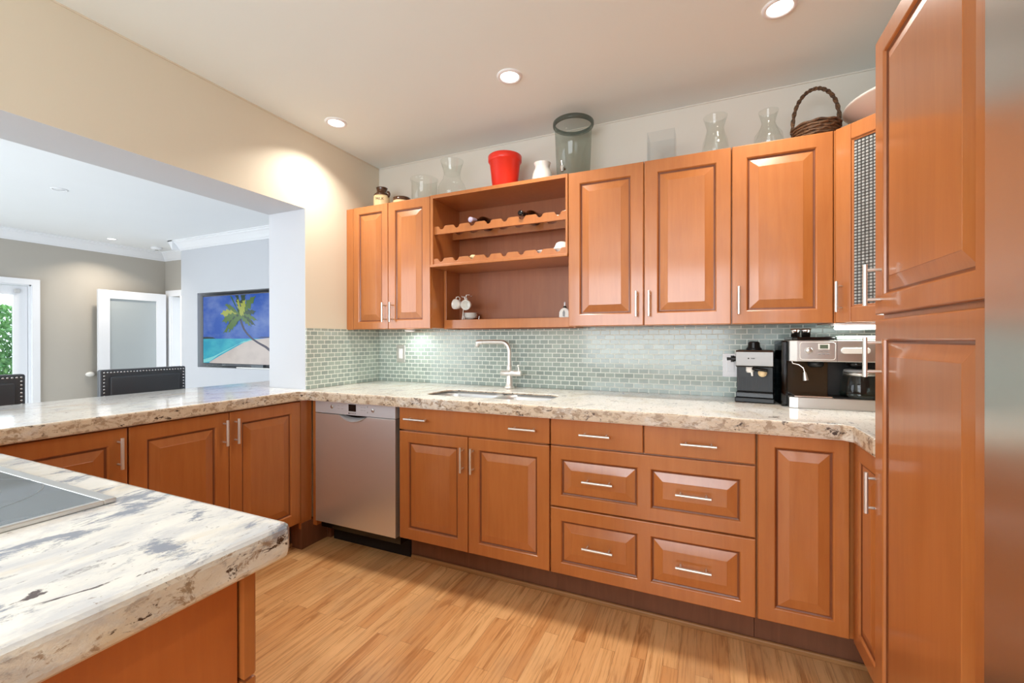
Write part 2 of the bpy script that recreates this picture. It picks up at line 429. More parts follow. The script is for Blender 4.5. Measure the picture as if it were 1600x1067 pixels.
def bar(parent, a, b, N, off=.032, r=.006, name='handle'):
    # bar pull: a, b = ends of the bar on the front face plane
    a = Vector(a); b = Vector(b); N = Vector(N); d = (b-a).normalized(); L = (b-a).length; mb = MB()
    mb.tube([a+N*off, b+N*off], r, 12)
    for q in (a+d*L*.14, b-d*L*.14): mb.tube([q, q+N*off], .0042, 8)
    return mb.build(name, M['nickel'], parent)

# ------------------------------------------------------------------ room shell
HC, HB, HT, HD = 2.4331, 1.2712, 2.060, 2.56
XR, XW = 2.6176, 3.235
struct('floor', MB().box(-.31, 3.4, -5.0, .12, -.06, 0), M['floor'])
struct('floor_dining', MB().box(-5.9, -.31, -5.0, 2.4, -.06, 0), plain('pale_bounce_floor', srgb(226, 224, 218), .3))  # unseen floor, made pale to bounce light up to the dining ceiling
struct('ceiling', MB().box(-.31, 3.4, -5.0, .12, HC, HC+.1), M['kceil'])
struct('ceiling_dining', MB().box(-5.9, -.31, -3.7, 2.4, HD, HD+.08), M['dceil'])
struct('wall_back', MB().box(0, 3.4, 0, .12, 0, HC), M['bwall'])
struct('wall_right', MB().box(XW, XW+.12, -5.0, 0, 0, HC), M['kwall'])
mb = MB(); mb.box(0, .15, -5, -4.88, 0, HC); mb.box(2.55, XW, -5, -4.88, 0, HC); mb.box(.15, 2.55, -5, -4.88, 0, .65); mb.box(.15, 2.55, -5, -4.88, 2.25, HC)
struct('wall_front', mb, M['kwall'])
# left wall with the big pass-through: kitchen face beige, reveals and dining face cool white
def wl(x0, x1, m, name):
    mb = MB(); mb.box(x0, x1, -5, -3.1, 0, HC); mb.box(x0, x1, -3.1, -.633, 1.977, HC); mb.box(x0, x1, -.633, 0.12, 0, HC)
    return struct(name, mb, m)
wl(-.003, 0, M['kwall'], 'wall_left'); 
mb = MB(); mb.box(-.31, -.003, -5, -3.1, 0, HD); mb.box(-.31, -.003, -3.1, -.633, 1.977, HD); mb.box(-.31, -.003, -.633, 1.15, 0, HD)
struct('wall_dining_right', mb, M['dwall'])
# dining room far wall with garden door, tv wall, recess wall
mb = MB(); mb.box(-5.72, -5.6, .06, 1.67, 0, HD); mb.box(-5.72, -5.6, -1.75, .06, 1.90, HD); mb.box(-5.72, -5.6, -3.7, -1.75, 0, HD)
struct('wall_far', mb, M['taupe'])
mb = MB(); mb.box(-5.6, -5.44, 1.55, 1.67, 0, HD); mb.box(-5.44, -4.62, 1.55, 1.67, 1.90, HD); mb.box(-4.62, -4.46, 1.55, 1.67, 0, HD)
struct('wall_recess', mb, M['taupe'])
NX0, NX1, NZ0, NZ1 = -4.10, -2.35, .845, 1.835
mb = MB(); mb.box(-4.46, NX0, 1.15, 1.67, 0, HD); mb.box(NX1, -.31, 1.15, 1.67, 0, HD); mb.box(NX0, NX1, 1.15, 1.67, 0, NZ0); mb.box(NX0, NX1, 1.15, 1.67, NZ1, HD); mb.box(NX0, NX1, 1.48, 1.67, NZ0, NZ1)
struct('wall_television', mb, M['dwall'])
mb = MB(); mb.box(-5.72, -4.9, -3.7, -3.58, 0, HD); mb.box(-1.1, -.31, -3.7, -3.58, 0, HD); mb.box(-4.9, -1.1, -3.7, -3.58, 2.3, HD)  # wide opening out of view, added to let daylight into the dining room
struct('wall_dining_front', mb, M['taupe'])
struct('wall_hall', MB().box(-5.7, -4.3, 2.3, 2.4, 0, HD), M['taupe'])
# crown moulding of the dining room
def crown(name, pts, nrm, a, b):
    pass
prof = [(0, 0), (0, -.125), (.012, -.125), (.016, -.112), (.03, -.10), (.05, -.07), (.075, -.04), (.09, -.03), (.095, -.016), (.11, -.012), (.11, 0)]
mb = MB(); mb.prism([(1.15-d, HD+z) for d, z in prof], -4.46-.11, -.31, 'x'); struct('trim_1', mb, M['white'])
mb = MB(); mb.prism([(-5.6+d, HD+z) for d, z in prof], -3.58, 1.55, 'y'); struct('trim_2', mb, M['white'])
mb = MB(); mb.prism([(1.55-d, HD+z) for d, z in prof], -5.6, -4.46, 'x'); struct('trim_3', mb, M['white'])
mb = MB(); mb.prism([(-4.46-d, HD+z) for d, z in prof], 1.04, 1.55, 'y'); struct('trim_4', mb, M['white'])
# thin quarter bead where the kitchen ceiling meets the walls
struct('trim_5', MB().box(0, XW, -.005, 0, HC-.006, HC), M['bwall'])
struct('trim_6', MB().box(0, .005, -5, 0, HC-.006, HC), M['kwall'])
struct('baseboard_far', MB().box(-5.6, -5.585, -3.5, 1.55, 0, .12), M['white'])
# kitchen window behind the camera
wn = MB(); 
for a in ((.15, 2.55, .65, .72), (.15, 2.55, 2.18, 2.25), (.15, .22, .72, 2.18), (2.48, 2.55, .72, 2.18), (1.32, 1.38, .72, 2.18)): wn.box(a[0], a[1], -4.96, -4.90, a[2], a[3])
struct('window_1', wn, M['white'])
# mosaic splashback
struct('trim_7', MB().box(0, XW, -.006, -.0005, .915, HB+.004), M['mosaic_x'])
struct('trim_8', MB().box(.0005, .006, -.633, -.006, .915, HB+.004), M['mosaic_y'])
# garden door: casing, sliding leaf, glass, latch
dr = thing('door_1', (-5.6, -.6, 0), None, None); dr['kind'] = 'structure'
mb = MB(); mb.box(-5.6, -5.565, .06, .13, 0, 1.90); mb.box(-5.6, -5.565, -1.82, .13, 1.9002, 1.97); mb.box(-5.72, -5.6, .045, .06, 0, 1.90); mb.box(-5.72, -5.6, -1.75, .06, 1.885, 1.90)
mb.build('door_casing', M['white'], dr)
mb = MB(); mb.box(-5.68, -5.64, -.08, .04, 0, 1.88); mb.box(-5.68, -5.64, -.95, -.83, 0, 1.88); mb.box(-5.68, -5.64, -.83, -.08, 1.77, 1.88); mb.box(-5.68, -5.64, -.83, -.08, 0, .2)
lf = mb.build('door_leaf', M['white'], dr)
MB().box(-5.663, -5.657, -.83, -.08, .2, 1.77).build('glass_pane', M['pane'], lf)
MB().box(-5.64, -5.615, -.075, -.03, 1.795, 1.84).build('latch', M['nickel'], lf, bevel=.003)
# frosted glass door standing open against the far wall, and its frame in the recess
dr = thing('door_2', (-5.45, 1.1, 0), None, None); dr['kind'] = 'structure'
y0, y1, zt = .655, 1.47, 1.905
mb = MB(); mb.box(-5.47, -5.43, y0, y0+.125, 0, zt); mb.box(-5.47, -5.43, y1-.125, y1, 0, zt); mb.box(-5.47, -5.43, y0+.125, y1-.125, zt-.115, zt); mb.box(-5.47, -5.43, y0+.125, y1-.125, 0, .22)
lf = mb.build('door_leaf', M['white'], dr)
MB().box(-5.455, -5.445, y0+.125, y1-.125, .22, zt-.115).build('glass_pane', M['frost'], lf)
mb = MB(); mb.lathe([(.0, .0), (.052, .0), (.056, .010), (.050, .026), (.030, .036), (.0, .038)], n=24, M4=Matrix.Translation((-5.599, .632, .738)) @ Matrix.Diagonal((1, 1, .62, 1)) @ Matrix.Rotation(PI/2, 4, 'Y'))
tag(mb.build('door_stop', M['ceramic']), 'white oval door stop on the taupe wall beside the frosted door', 'door stop')
mb = MB(); mb.box(-5.53, -5.44, 1.515, 1.5495, 0, 1.8798); mb.box(-4.62, -4.53, 1.515, 1.5495, 0, 1.8798); mb.box(-5.53, -4.53, 1.515, 1.5495, 1.88, 1.97); mb.box(-5.44, -5.425, 1.55, 1.67, 0, 1.88)
mb.build('door_frame', M['white'], dr)

# ------------------------------------------------------------------ garden seen through the door
def hedge(name, cx, cy, sx, sy, h, n, label):
    t = thing(name, (cx, cy, 0), label, 'hedge')
    mb = MB()
    for i in range(n):
        p = Vector((cx+random.uniform(-sx, sx), cy+random.uniform(-sy, sy), random.uniform(.05, h)))
        r = random.uniform(.03, .055); R = Euler((random.uniform(0, 6), random.uniform(0, 6), random.uniform(0, 6))).to_matrix()
        mb._add([p+R @ Vector(v)*r for v in ((-1, 0, 0), (-.2, .5, .1), (1, 0, 0), (-.2, -.5, .1))], [(0, 1, 2, 3)])
    mb.build('foliage', M['leaf'], t)
    mb = MB()
    for k in range(6): x = cy-sy*.8+k*sy*.32; mb.tube([(cx, x, 0), (cx+.05, x+.04, h*.5), (cx-.03, x-.02, h*.9)], [.025, .018, .008], 7)
    mb.build('stems', M['twig'], t)
hedge('garden_hedge', -7.3, -.35, .35, 1.0, 1.72, 9000, 'leafy green garden hedge outside the glass door')
struct('ground', MB().box(-10, -5.9, -6, 6, -.1, 0), plain('garden_paving', srgb(200, 198, 190), .8))

# ------------------------------------------------------------------ base cabinets
zt, zb, Db, t_ = .8600, .1570, -.61, .02
NY = (0, -1, 0); UX = (1, 0, 0)
def rect(w, h, s=.062): return (s, w-s, s, h-s)
# peninsula: fronts face +x on the plane x = .0257
XP = .0257
UPn = (0, -1, 0)  # looking from the kitchen (+x side) width runs from far (-.688) to near, direction -y
def pen_cab(ya, yb, doors, label, filler=None, kickend=None):
    t = thing('base_cabinet', (-.3, (ya+yb)/2, 0), label, 'cabinet', 'base cabinets under the peninsula')
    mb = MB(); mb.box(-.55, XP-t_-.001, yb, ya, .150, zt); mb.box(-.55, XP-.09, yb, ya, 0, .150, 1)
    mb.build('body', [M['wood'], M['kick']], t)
    if filler: MB().box(XP-t_, XP-.002, ya, filler, zb-.04, zt).build('filler_strip', M['wood'], t, bevel=.001)
    for (a, b, hy) in doors:
        wd = a-b-.003
        d = front('door', t, (XP-t_, a-.0015, zb), UPn, (1, 0, 0), wd, .853-zb, [rect(wd, .853-zb, .06)])
        bar(d, (XP, hy, .697), (XP, hy, .82), (1, 0, 0))
    return t
pen_cab(-.688, -1.505, [(-.688, -1.0984, -1.072), (-1.0984, -1.505, -1.127)], 'peninsula double door base cabinet beside the dishwasher corner', filler=-.612)
pen_cab(-1.507, -1.93, [(-1.507, -1.93, -1.54)], 'peninsula base cabinet partly hidden behind the cooktop counter')
# back run
def back_body(t, x0, x1):
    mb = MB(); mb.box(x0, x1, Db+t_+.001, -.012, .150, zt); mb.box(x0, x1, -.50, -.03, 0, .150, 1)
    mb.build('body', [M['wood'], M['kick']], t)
# sink cabinet
x0, x1 = .6594, 1.5055
t = thing('sink_cabinet', ((x0+x1)/2, -.3, 0), 'base cabinet with two doors under the sink', 'cabinet')
mb = MB()
for a in ((x0, x0+.018), (x1-.018, x1)): mb.box(a[0], a[1], Db+t_+.001, -.012, .150, zt)
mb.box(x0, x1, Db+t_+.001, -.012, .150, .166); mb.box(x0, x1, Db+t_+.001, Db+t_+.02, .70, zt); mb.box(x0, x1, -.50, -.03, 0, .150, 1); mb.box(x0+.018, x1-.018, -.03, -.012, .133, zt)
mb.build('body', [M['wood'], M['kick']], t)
f = front('false_drawer_front', t, (x0+.004, Db+t_, .733), UX, NY, x1-x0-.006, .853-.733, [])
bar(f, (.716, Db, .794), (.850, Db, .794), NY); bar(f, (1.315, Db, .794), (1.447, Db, .794), NY)
for a, b, hx in ((x0+.004, 1.079, 1.055), (1.083, x1-.003, 1.112)):
    d = front('door', t, (a, Db+t_, zb), UX, NY, b-a, .726-zb, [rect(b-a, .726-zb, .056)])
    bar(d, (hx, Db, .556), (hx, Db, .679), NY)
# drawer cabinet
x0, x1 = 1.5065, 2.3245
t = thing('drawer_cabinet', ((x0+x1)/2, -.3, 0), 'wide base cabinet of drawers with horizontal bar pulls', 'cabinet')
back_body(t, x0, x1)
for a, b, h0, h1 in ((x0+.003, 1.913, 1.649, 1.780), (1.917, x1-.003, 2.059, 2.189)):
    f = front('drawer', t, (a, Db+t_, .735), UX, NY, b-a, .853-.735, []); bar(f, (h0, Db, .793), (h1, Db, .793), NY)
for z0, z1, hz in ((.459, .729, .591), (zb, .453, .303)):
    W, H = x1-x0-.006, z1-z0; a = x0+.003
    f = front('drawer', t, (a, Db+t_, z0), UX, NY, W, H, [(1.557-a, 1.892-a, .05, H-.055), (1.942-a, 2.273-a, .05, H-.055)])
    bar(f, (1.661, Db, hz), (1.792, Db, hz), NY); bar(f, (2.040, Db, hz), (2.170, Db, hz), NY)
# corner base cabinet
x0, x1 = 2.3265, XR-.004
t = thing('base_cabinet', ((x0+x1)/2, -.3, 0), 'base cabinet in the right corner with a tall door and no handle', 'cabinet')
back_body(t, x0, XW-.01)
front('door', t, (x0+.002, Db+t_, zb), UX, NY, x1-x0-.006, .853-zb, [(2.382-x0-.002, 2.566-x0-.002, .05, .853-zb-.045)])
# right run, fronts face -x
t = thing('base_cabinet', (2.9, -.75, 0), 'narrow base cabinet on the right wall beside the pantry', 'cabinet')
mb = MB(); mb.box(XR+t_+.001, XW-.01, -.886, -.592, .150, zt); mb.box(XR+.10, XW-.01, -.886, -.592, 0, .150, 1)
mb.build('body', [M['wood'], M['kick']], t)
d = front('door', t, (XR+t_, -.6175, zb), (0, -1, 0), (-1, 0, 0), .268, .853-zb, [(.05, .225, .055, .853-zb-.055)])
bar(d, (XR, -.869, .69), (XR, -.869, .811), (-1, 0, 0))
# toe kick moulding strips
struct('trim_9', MB().box(.665, XR+.09, -.515, -.5005, .0, .022), M['oak_trim'], bevel=.005)
struct('trim_10', MB().box(XP-.0895, XP-.075, -1.98, -.52, .0, .022), M['oak_trim'], bevel=.005)
# peninsula end post beside the dishwasher
t = thing('end_panel', (-.03, -.3, 0), 'narrow wood end panel between the dishwasher and the peninsula', 'cabinet panel')
mb = MB(); mb.box(.0275, .0575, Db+.004, -.05, .115, zt); mb.box(.0275, .0575, -.50, -.06, 0, .115, 1); mb.box(-.062, .0275, -.686, -.636, 0, .150, 1); mb.box(.0005, .0275, -.636, -.50, 0, .150, 1)
mb.build('panel', [M['wood'], M['kick']], t, bevel=.001)

# ------------------------------------------------------------------ dishwasher
t = thing('dishwasher', (.353, -.3, 0), 'stainless steel dishwasher built in beside the sink cabinet', 'dishwasher')
X0, X1 = .0615, .643
MB().box(X0, X1, -.575, -.06, .10, .857).build('tub', M['gloss_black'], t)
MB().box(X0+.02, X1+.01, -.50, -.45, .0, .10).build('kick_plate', M['dark'], t)
# door skin with an arc bite for the pocket handle
yf = -.618
pts = [(X0, .150), (X1, .150), (X1, .781)]
ax, bx = .447, .250
for k in range(13):
    q = k/12; x = ax+(bx-ax)*q; pts.append((x, .781-.036*math.sin(PI*q)**.8))
pts.append((X0, .781))
mb = MB(); mb.prism(pts, yf, -.578, 'y'); mb.build('door', M['steel_dw'], t, bevel=.0015, ang=60)
mb = MB()
n = 14; rows = []
for k in range(n+1):
    q = k/n; x = .447+(.250-.447)*q; s = math.sin(PI*q)
    rows.append([(x, yf-.001-.008*s, .781-.036*s**.8), (x, yf-.012*s-.001, .781-.031*s**.8), (x, yf+.004, .781-.020*s**.8), (x, yf+.022, .781-.012*s)])
for k in range(n):
    for j in range(3): mb._add([rows[k][j], rows[k+1][j], rows[k+1][j+1], rows[k][j+1]], [(0, 1, 2, 3)], 0, True)
mb.build('handle', plain('white_metallic_lip', srgb(226, 228, 232), .3, .6), t)
cp = MB().box(X0, X1, yf, -.578, .784, .8585).build('control_panel', plain('pale_silver_panel', srgb(208, 212, 218), .35, .35), t, bevel=.002)
MB().box(.318, .371, yf-.0015, yf, .806, .845).build('display', M['gloss_black'], cp)
for xx, zz, rr in ((.193, .8235, .0105), (.492, .821, .0105)):
    MB().lathe([(0, 0), (rr, 0), (rr, .003), (rr-.002, .0045), (0, .0045)], n=20, M4=Matrix.Translation((xx, yf, zz)) @ Matrix.Rotation(PI/2, 4, 'X')).build('button', M['steel'], cp)
for a in [(xx, xx+.016, z, z+.0015) for xx in (.235, .262, .405, .425) for z in (.815, .832)]+[(.452, .456, .833, .843), (.452, .456, .803, .811)]:
    MB().box(a[0], a[1], yf-.0006, yf, a[2], a[3]).build('printed_mark', M['grey'], cp)
text('BOSCH', .0125, FR((.350, yf, .7945), UX, (0, 0, 1)), M['ink'], cp)
MB().lathe([(.0032, 0), (.0045, 0), (.0045, .0006), (.0032, .0006)], n=16, M4=Matrix.Translation((.321, yf, .7945)) @ Matrix.Rotation(PI/2, 4, 'X')).build('emblem', M['ink'], cp)

# ------------------------------------------------------------------ worktops
def slab(name, outer, hole, z0, z1, label, bev=.010, hk=None):
    mb = MB(); bm = mb.bm
    V = lambda lp, z: [bm.verts.new((x, y, z)) for x, y in lp]
    def fill(a, b):
        es = []
        for lp in (a, b):
            for i in range(len(lp)): es.append(bm.edges.get((lp[i], lp[(i+1) % len(lp)])) or bm.edges.new((lp[i], lp[(i+1) % len(lp)])))
        bmesh.ops.triangle_fill(bm, edges=es, use_beauty=True, use_dissolve=False)
    def br(a, b):
        for i in range(len(a)): bm.faces.new((a[i], a[(i+1) % len(a)], b[(i+1) % len(a)], b[i]))
    h2 = hk or hole      # the wider opening on the underside, where the stone is thinner
    to, th = V(outer, z1), V(hole, z1); fill(to, th)
    bo, bh = V(outer, z0), V(h2, z0); fill(bo, bh)
    br(to, bo)
    if hk: m1, m2 = V(hole, z1-.014), V(h2, z1-.0145); br(th, m1); br(m1, m2); br(m2, bh)
    else: br(th, bh)
    bmesh.ops.recalc_face_normals(bm, faces=bm.faces)
    for f in bm.faces: f.material_index = 1 if abs(f.normal.z) < .5 else 0
    o = mb.build(name, [M['granite_pale' if hk else 'granite'], M['granite_edge_brown' if hk else 'granite_edge']], None, bevel=bev, seg=3, ang=50)
    tag(o, label, 'countertop'); return o
def rrect(x0, x1, y0, y1, r, n=6):
    out = []
    for cx, cy, a0 in ((x1-r, y1-r, 0), (x0+r, y1-r, 90), (x0+r, y0+r, 180), (x1-r, y0+r, 270)):
        for k in range(n+1): a = math.radians(a0+90*k/n); out.append((cx+r*math.cos(a), cy+r*math.sin(a)))
    return out
SC = rrect(.765, 1.455, -.545, -.275, .07)
slab('countertop', [(-.71, -2.9), (.035, -2.9), (.048, -1.9), (.048, -.715), (.072, -.683), (2.575, -.668), (2.598, -.69), (2.598, -.888), (XW-.001, -.888), (XW-.001, -.008), (.008, -.008), (.008, -.630), (-.312, -.635), (-.312, -.33), (-.71, -.33)], SC,
     .8605, .915, 'long white granite countertop running along the back wall and over the peninsula', .008, rrect(.735, 1.485, -.575, -.245, .09))
IX, IY = 1.553, -1.985
slab('countertop', [(.052, -3.0), (.052, IY), (IX-.012, IY), (IX, IY-.012), (IX, -3.0)], rrect(.44, 1.165, -2.535, -2.085, .01, 2), .8605, .915, 'white granite countertop holding the black cooktop, nearest the camera', .012)
# cooktop cabinet
t = thing('island_cabinet', (.8, -2.45, 0), 'wood cabinet under the cooktop counter with a plain side panel', 'cabinet')
MB().box(.10, 1.50, -2.95, -2.055, .115, .80).build('body', M['wood'], t)
MB().box(1.502, 1.520, -2.99, -2.056, .0, .860).build('side_panel', wood('side_panel_wood', srgb(196, 112, 52), srgb(180, 98, 44)), t, bevel=.001)
MB().box(.1, 1.50, -2.055, -2.052, .80, .86).build('top_rail', M['wood'], t)
MB().box(.1, 1.49, -2.12, -2.10, 0, .115).build('toe_kick', M['kick'], t)
for z0, z1 in ((.70, .855), (.40, .695), (.12, .395)):
    d = front('drawer', t, (1.529, -2.052, z0), (-1, 0, 0), (0, 1, 0), .90, z1-z0, []); bar(d, (1.0, -2.032, (z0+z1)/2), (1.14, -2.032, (z0+z1)/2), (0, 1, 0))
# cooktop
t = thing('cooktop', (.80, -2.31, .915), 'black glass cooktop with a steel frame set in the near counter', 'cooktop')
MB().box(.395, 1.177, -2.555, -2.073, .9195, .9225).build('glass_top', M['hob'], t)
mb = MB()
for a in ((.382, 1.188, -2.073, -2.055), (.382, 1.188, -2.568, -2.555), (.382, .395, -2.555, -2.073), (1.177, 1.188, -2.555, -2.073)): mb.box(a[0], a[1], a[2], a[3], .9155, .9235)
mb.build('frame', plain('pale_steel_frame', srgb(214, 214, 212), .3, .9), t, bevel=.0015)
MB().box(.46, 1.15, -2.52, -2.10, .866, .9195).build('housing', M['black'], t)
for cx, cy, r in ((.93, -2.22, .095), (.93, -2.22, .15), (.60, -2.20, .08), (.60, -2.43, .10), (.98, -2.45, .075)):
    mb = MB(); mb.lathe([(r-.0015, .9226), (r, .9229), (r+.0015, .9226)], c=(cx, cy, 0), n=48)
    # ring only
    mb.bm.faces.ensure_lookup_table()
    for f in [f for f in mb.bm.faces if len(f.verts) > 6]: mb.bm.faces.remove(f)
    mb.build('burner_ring', M['hobline'], t)

# ------------------------------------------------------------------ sink and faucet
t = thing('sink', (1.11, -.40, .70), 'double bowl stainless steel sink set under the granite', 'sink')
def bowl(x0, x1, y0, y1):
    mb = MB(); rings = []
    for ins, z, r in ((-.010, .8995, .075), (0, .8995, .07), (.003, .885, .07), (.012, .72, .06), (.03, .695, .05), (.09, .688, .03)):
        rings.append([mb.bm.verts.new((x, y, z)) for x, y in rrect(x0+ins, x1-ins, y0+ins, y1-ins, r)])
    for a, b in zip(rings, rings[1:]):
        for i in range(len(a)):
            f = mb.bm.faces.new((a[i], a[(i+1) % len(a)], b[(i+1) % len(a)], b[i])); f.smooth = True
    mb.bm.faces.new(rings[-1]); return mb
for a, b in ((.757, 1.128), (1.148, 1.463)):
    q = bowl(a, b, -.553, -.267).build('bowl', M['sink'], t)
    m = q.modifiers.new('solid', 'SOLIDIFY'); m.thickness = .0015; m.offset = 1
    MB().lathe([(.0, .6885), (.04, .6885), (.044, .6915), (.04, .6935), (.0, .6925)], c=((a+b)/2, -.41, 0), n=24).build('drain', M['chrome'], t)
t = thing('faucet', (1.079, -.112, .915), 'brushed nickel kitchen faucet with a high squared spout behind the sink', 'faucet')
c = Vector((1.079, -.112, 0))
mb = MB(); mb.lathe([(.0, .9155), (.030, .9155), (.030, .925), (.024, .930), (.020, .95), (.0185, .99), (.0185, .992)], c=c, n=24); mb.build('base', M['nickel'], t)
mb = MB(); mb.tube([(1.024, -.112, 1.006), (1.027, -.112, 1.006), (1.150, -.112, 1.006), (1.156, -.112, 1.006)], [.012, .0165, .0165, .013], 20); mb.build('valve_body', M['nickel'], t)
mb = MB(); mb.lathe([(.0165, 1.015), (.0175, 1.03), (.0165, 1.05), (.013, 1.056), (.013, 1.06)], c=c, n=20)
arc = [(1.079, -.112, 1.05), (1.079, -.112, 1.135)]
for k in range(1, 9):
    a = PI/2*k/8; arc.append((1.079-.052*(1-math.cos(a)), -.112, 1.135+.057*math.sin(a)))
arc += [(.95, -.118, 1.1925), (.90, -.120, 1.191)]
mb.tube(arc, .0125, 16); mb.build('spout', M['nickel'], t)
mb = MB(); mb.tube([(.905, -.120, 1.191), (.870, -.121, 1.190), (.862, -.121, 1.191)], [.0145, .0145, .012], 16); mb.tube([(.874, -.121, 1.187), (.868, -.121, 1.168), (.866, -.121, 1.163)], [.013, .0125, .010], 14); mb.build('spray_head', M['nickel'], t)
mb = MB(); mb.tube([(1.143, -.112, 1.016), (1.138, -.114, 1.045)], [.006, .0055], 10); mb.lathe([(0, 0), (.007, .003), (.008, .009), (.005, .014), (0, .015)], c=(1.137, -.114, 1.043), n=12); mb.build('lever', M['nickel'], t)

# outlets on the splashback
def outlet(x, z, label, w=.072, h=.118):
    t = thing('wall_outlet', (x, -.006, z), label, 'outlet', None)
    MB().box(x-w/2, x+w/2, -.0115, -.0065, z-h/2, z+h/2).build('cover_plate', M['nickel'] if x < 1 else M['white'], t, bevel=.002)
    MB().box(x-.017, x+.017, -.0145, -.0105, z-.034, z+.034).build('insert', M['white'], t, bevel=.0015)
outlet(.200, 1.110, 'steel plated wall switch with a white rocker on the left of the tiled splashback')
outlet(2.262, 1.075, 'white wall outlet half hidden behind the small espresso maker')

# ------------------------------------------------------------------ upper cabinets
Du = -.3146
def upper(x0, x1, doors, label, filler=0, nm='wall_cabinet'):
    t = thing(nm, ((x0+x1)/2, -.15, HB), label, 'cabinet', 'wall cabinets on the back wall')
    mb = MB(); mb.box(x0, x1, Du+t_+.001, -.002, HB+.006, HT-.003); mb.build('body', M['wood'], t)
    if filler: MB().box(x0, x0+filler-.002, Du+.002, Du+t_, HB, HT-.004).build('filler_strip', M['wood'], t, bevel=.001)
    for a, b, hx, s in doors:
        d = front('door', t, (a+.0015, Du+t_, HB+.002), UX, NY, b-a-.003, HT-HB-.004, [rect(b-a-.003, HT-HB-.004, s)])
        bar(d, (hx, Du, 1.316), (hx, Du, 1.437), NY)
    return t
upper(.0015, .6556, [(.058, .3411, .3215, .044), (.3411, .6556, .3795, .052)], 'double door wall cabinet in the left corner', .058)
upper(1.5030, 2.2530, [(1.5030, 1.8785, 1.846, .058), (1.8785, 2.2530, 1.905, .058)], 'double door wall cabinet right of the open wine rack')
upper(2.2540, 2.6270, [(2.2540, 2.6270, 2.281, .056)], 'single door wall cabinet beside the glass corner cabinet')
# open wine rack and niche unit
t = thing('wine_rack_shelf_unit', (1.08, -.15, HB), 'open wall shelf unit with scalloped wine racks above a niche', 'shelf unit')
A, B = .6575, 1.5010
for a, b in ((A, A+.018), (B-.012, B)): MB().prism([(Du, 1.64), (Du, HT), (-.002, HT), (-.002, HB), (-.17, HB), (-.17, 1.64)], a, b, 'x').build('side_panel', M['wood'], t, bevel=.001)
MB().box(A+.018, B-.012, Du, -.002, HT-.02, HT).build('top_panel', M['wood'], t, bevel=.001)
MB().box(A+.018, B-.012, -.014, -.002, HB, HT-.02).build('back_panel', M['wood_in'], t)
MB().box(A, B, Du-.006, -.014, 1.634, 1.650).build('shelf', M['wood'], t, bevel=.003)
MB().box(A+.018, B-.012, -.17, -.014, 1.305, 1.325).build('niche_floor', M['wood'], t)
MB().box(A+.018, B-.012, -.188, -.17, HB+.003, 1.328).build('bottom_rail', M['wood'], t, bevel=.002)
def scallop(y0, y1, z0, z1, r, dep, lab):
    xs = [.727+.1025*k for k in range(8)]
    pts = [(A+.018, z0), (B-.012, z0), (B-.012, z1)]
    for x in reversed(xs):
        pts.append((x+r+.008, z1))
        for k in range(7): a = -PI*k/6; pts.append((x+r*math.cos(a), z1-.006+dep*math.sin(a)))
        pts.append((x-r-.008, z1))
    pts.append((A+.018, z1))
    return MB().prism(pts, y0, y1, 'y').build('scalloped_rail', M['wood'], t, bevel=.0008, ang=70)
scallop(-.300, -.285, 1.829, 1.876, .016, .014, '')
scallop(-.095, -.080, 1.840, 1.900, .036, .024, '')
scallop(-.308, -.293, 1.650, 1.684, .016, .014, '')
scallop(-.085, -.070, 1.650, 1.690, .036, .018, '')
# diagonal corner cabinet with grid glass
t = thing('corner_wall_cabinet', (2.95, -.3, HB), 'diagonal corner wall cabinet with a patterned glass door', 'cabinet')
X0 = 2.6285; dl = .2865
P5 = [(X0, -.002), (XW-.002, -.002), (XW-.002, Du-dl), (X0+dl, Du-dl), (X0, Du)]
def shr(k): return [(X0+.001, -.003), (XW-.003, -.003), (XW-.003, Du-dl+.001), (X0+dl+k, Du-dl+.001), (X0+.001, Du+k)]
n2 = Vector((-1, -1, 0)).normalized(); u2 = Vector((1, -1, 0)).normalized()
ins = .03
inn = [(X0+.001, -.003), (XW-.003, -.003), (XW-.003, Du-dl+.001), (X0+dl+ins, Du-dl+.001), (X0+.001, Du+ins)]
for nm, z0, z1 in (('top_panel', HT-.02, HT-.002), ('bottom_panel', HB, HB+.02)): MB().prism(inn, z0, z1).build(nm, M['wood'], t)
inn2 = [(X0+.02, -.02), (XW-.02, -.02), (XW-.02, Du-dl+.02), (X0+dl+ins+.02, Du-dl+.02), (X0+.02, Du+ins+.02)]
for z in (1.555, 1.755): MB().prism(inn2, z, z+.018).build('shelf', plain('pale_shelf_board', srgb(226, 206, 172), .5), t)
mb = MB(); mb.box(X0+.001, X0+.018, Du+ins, -.003, HB+.02, HT-.02); mb.box(X0+.018, XW-.003, -.018, -.003, HB+.02, HT-.02); mb.box(XW-.018, XW-.003, Du-dl+.001, -.018, HB+.02, HT-.02); mb.box(X0+dl+ins, XW-.018, Du-dl+.001, Du-dl+.018, HB+.02, HT-.02)
mb.build('body', plain('added_bright_lining', srgb(214, 212, 206), .5), t)  # pale lining added to brighten the inside behind the glass door
o = Vector((X0, Du, HB+.002))-n2*-.0; W = math.sqrt(2)*dl; H = HT-HB-.004
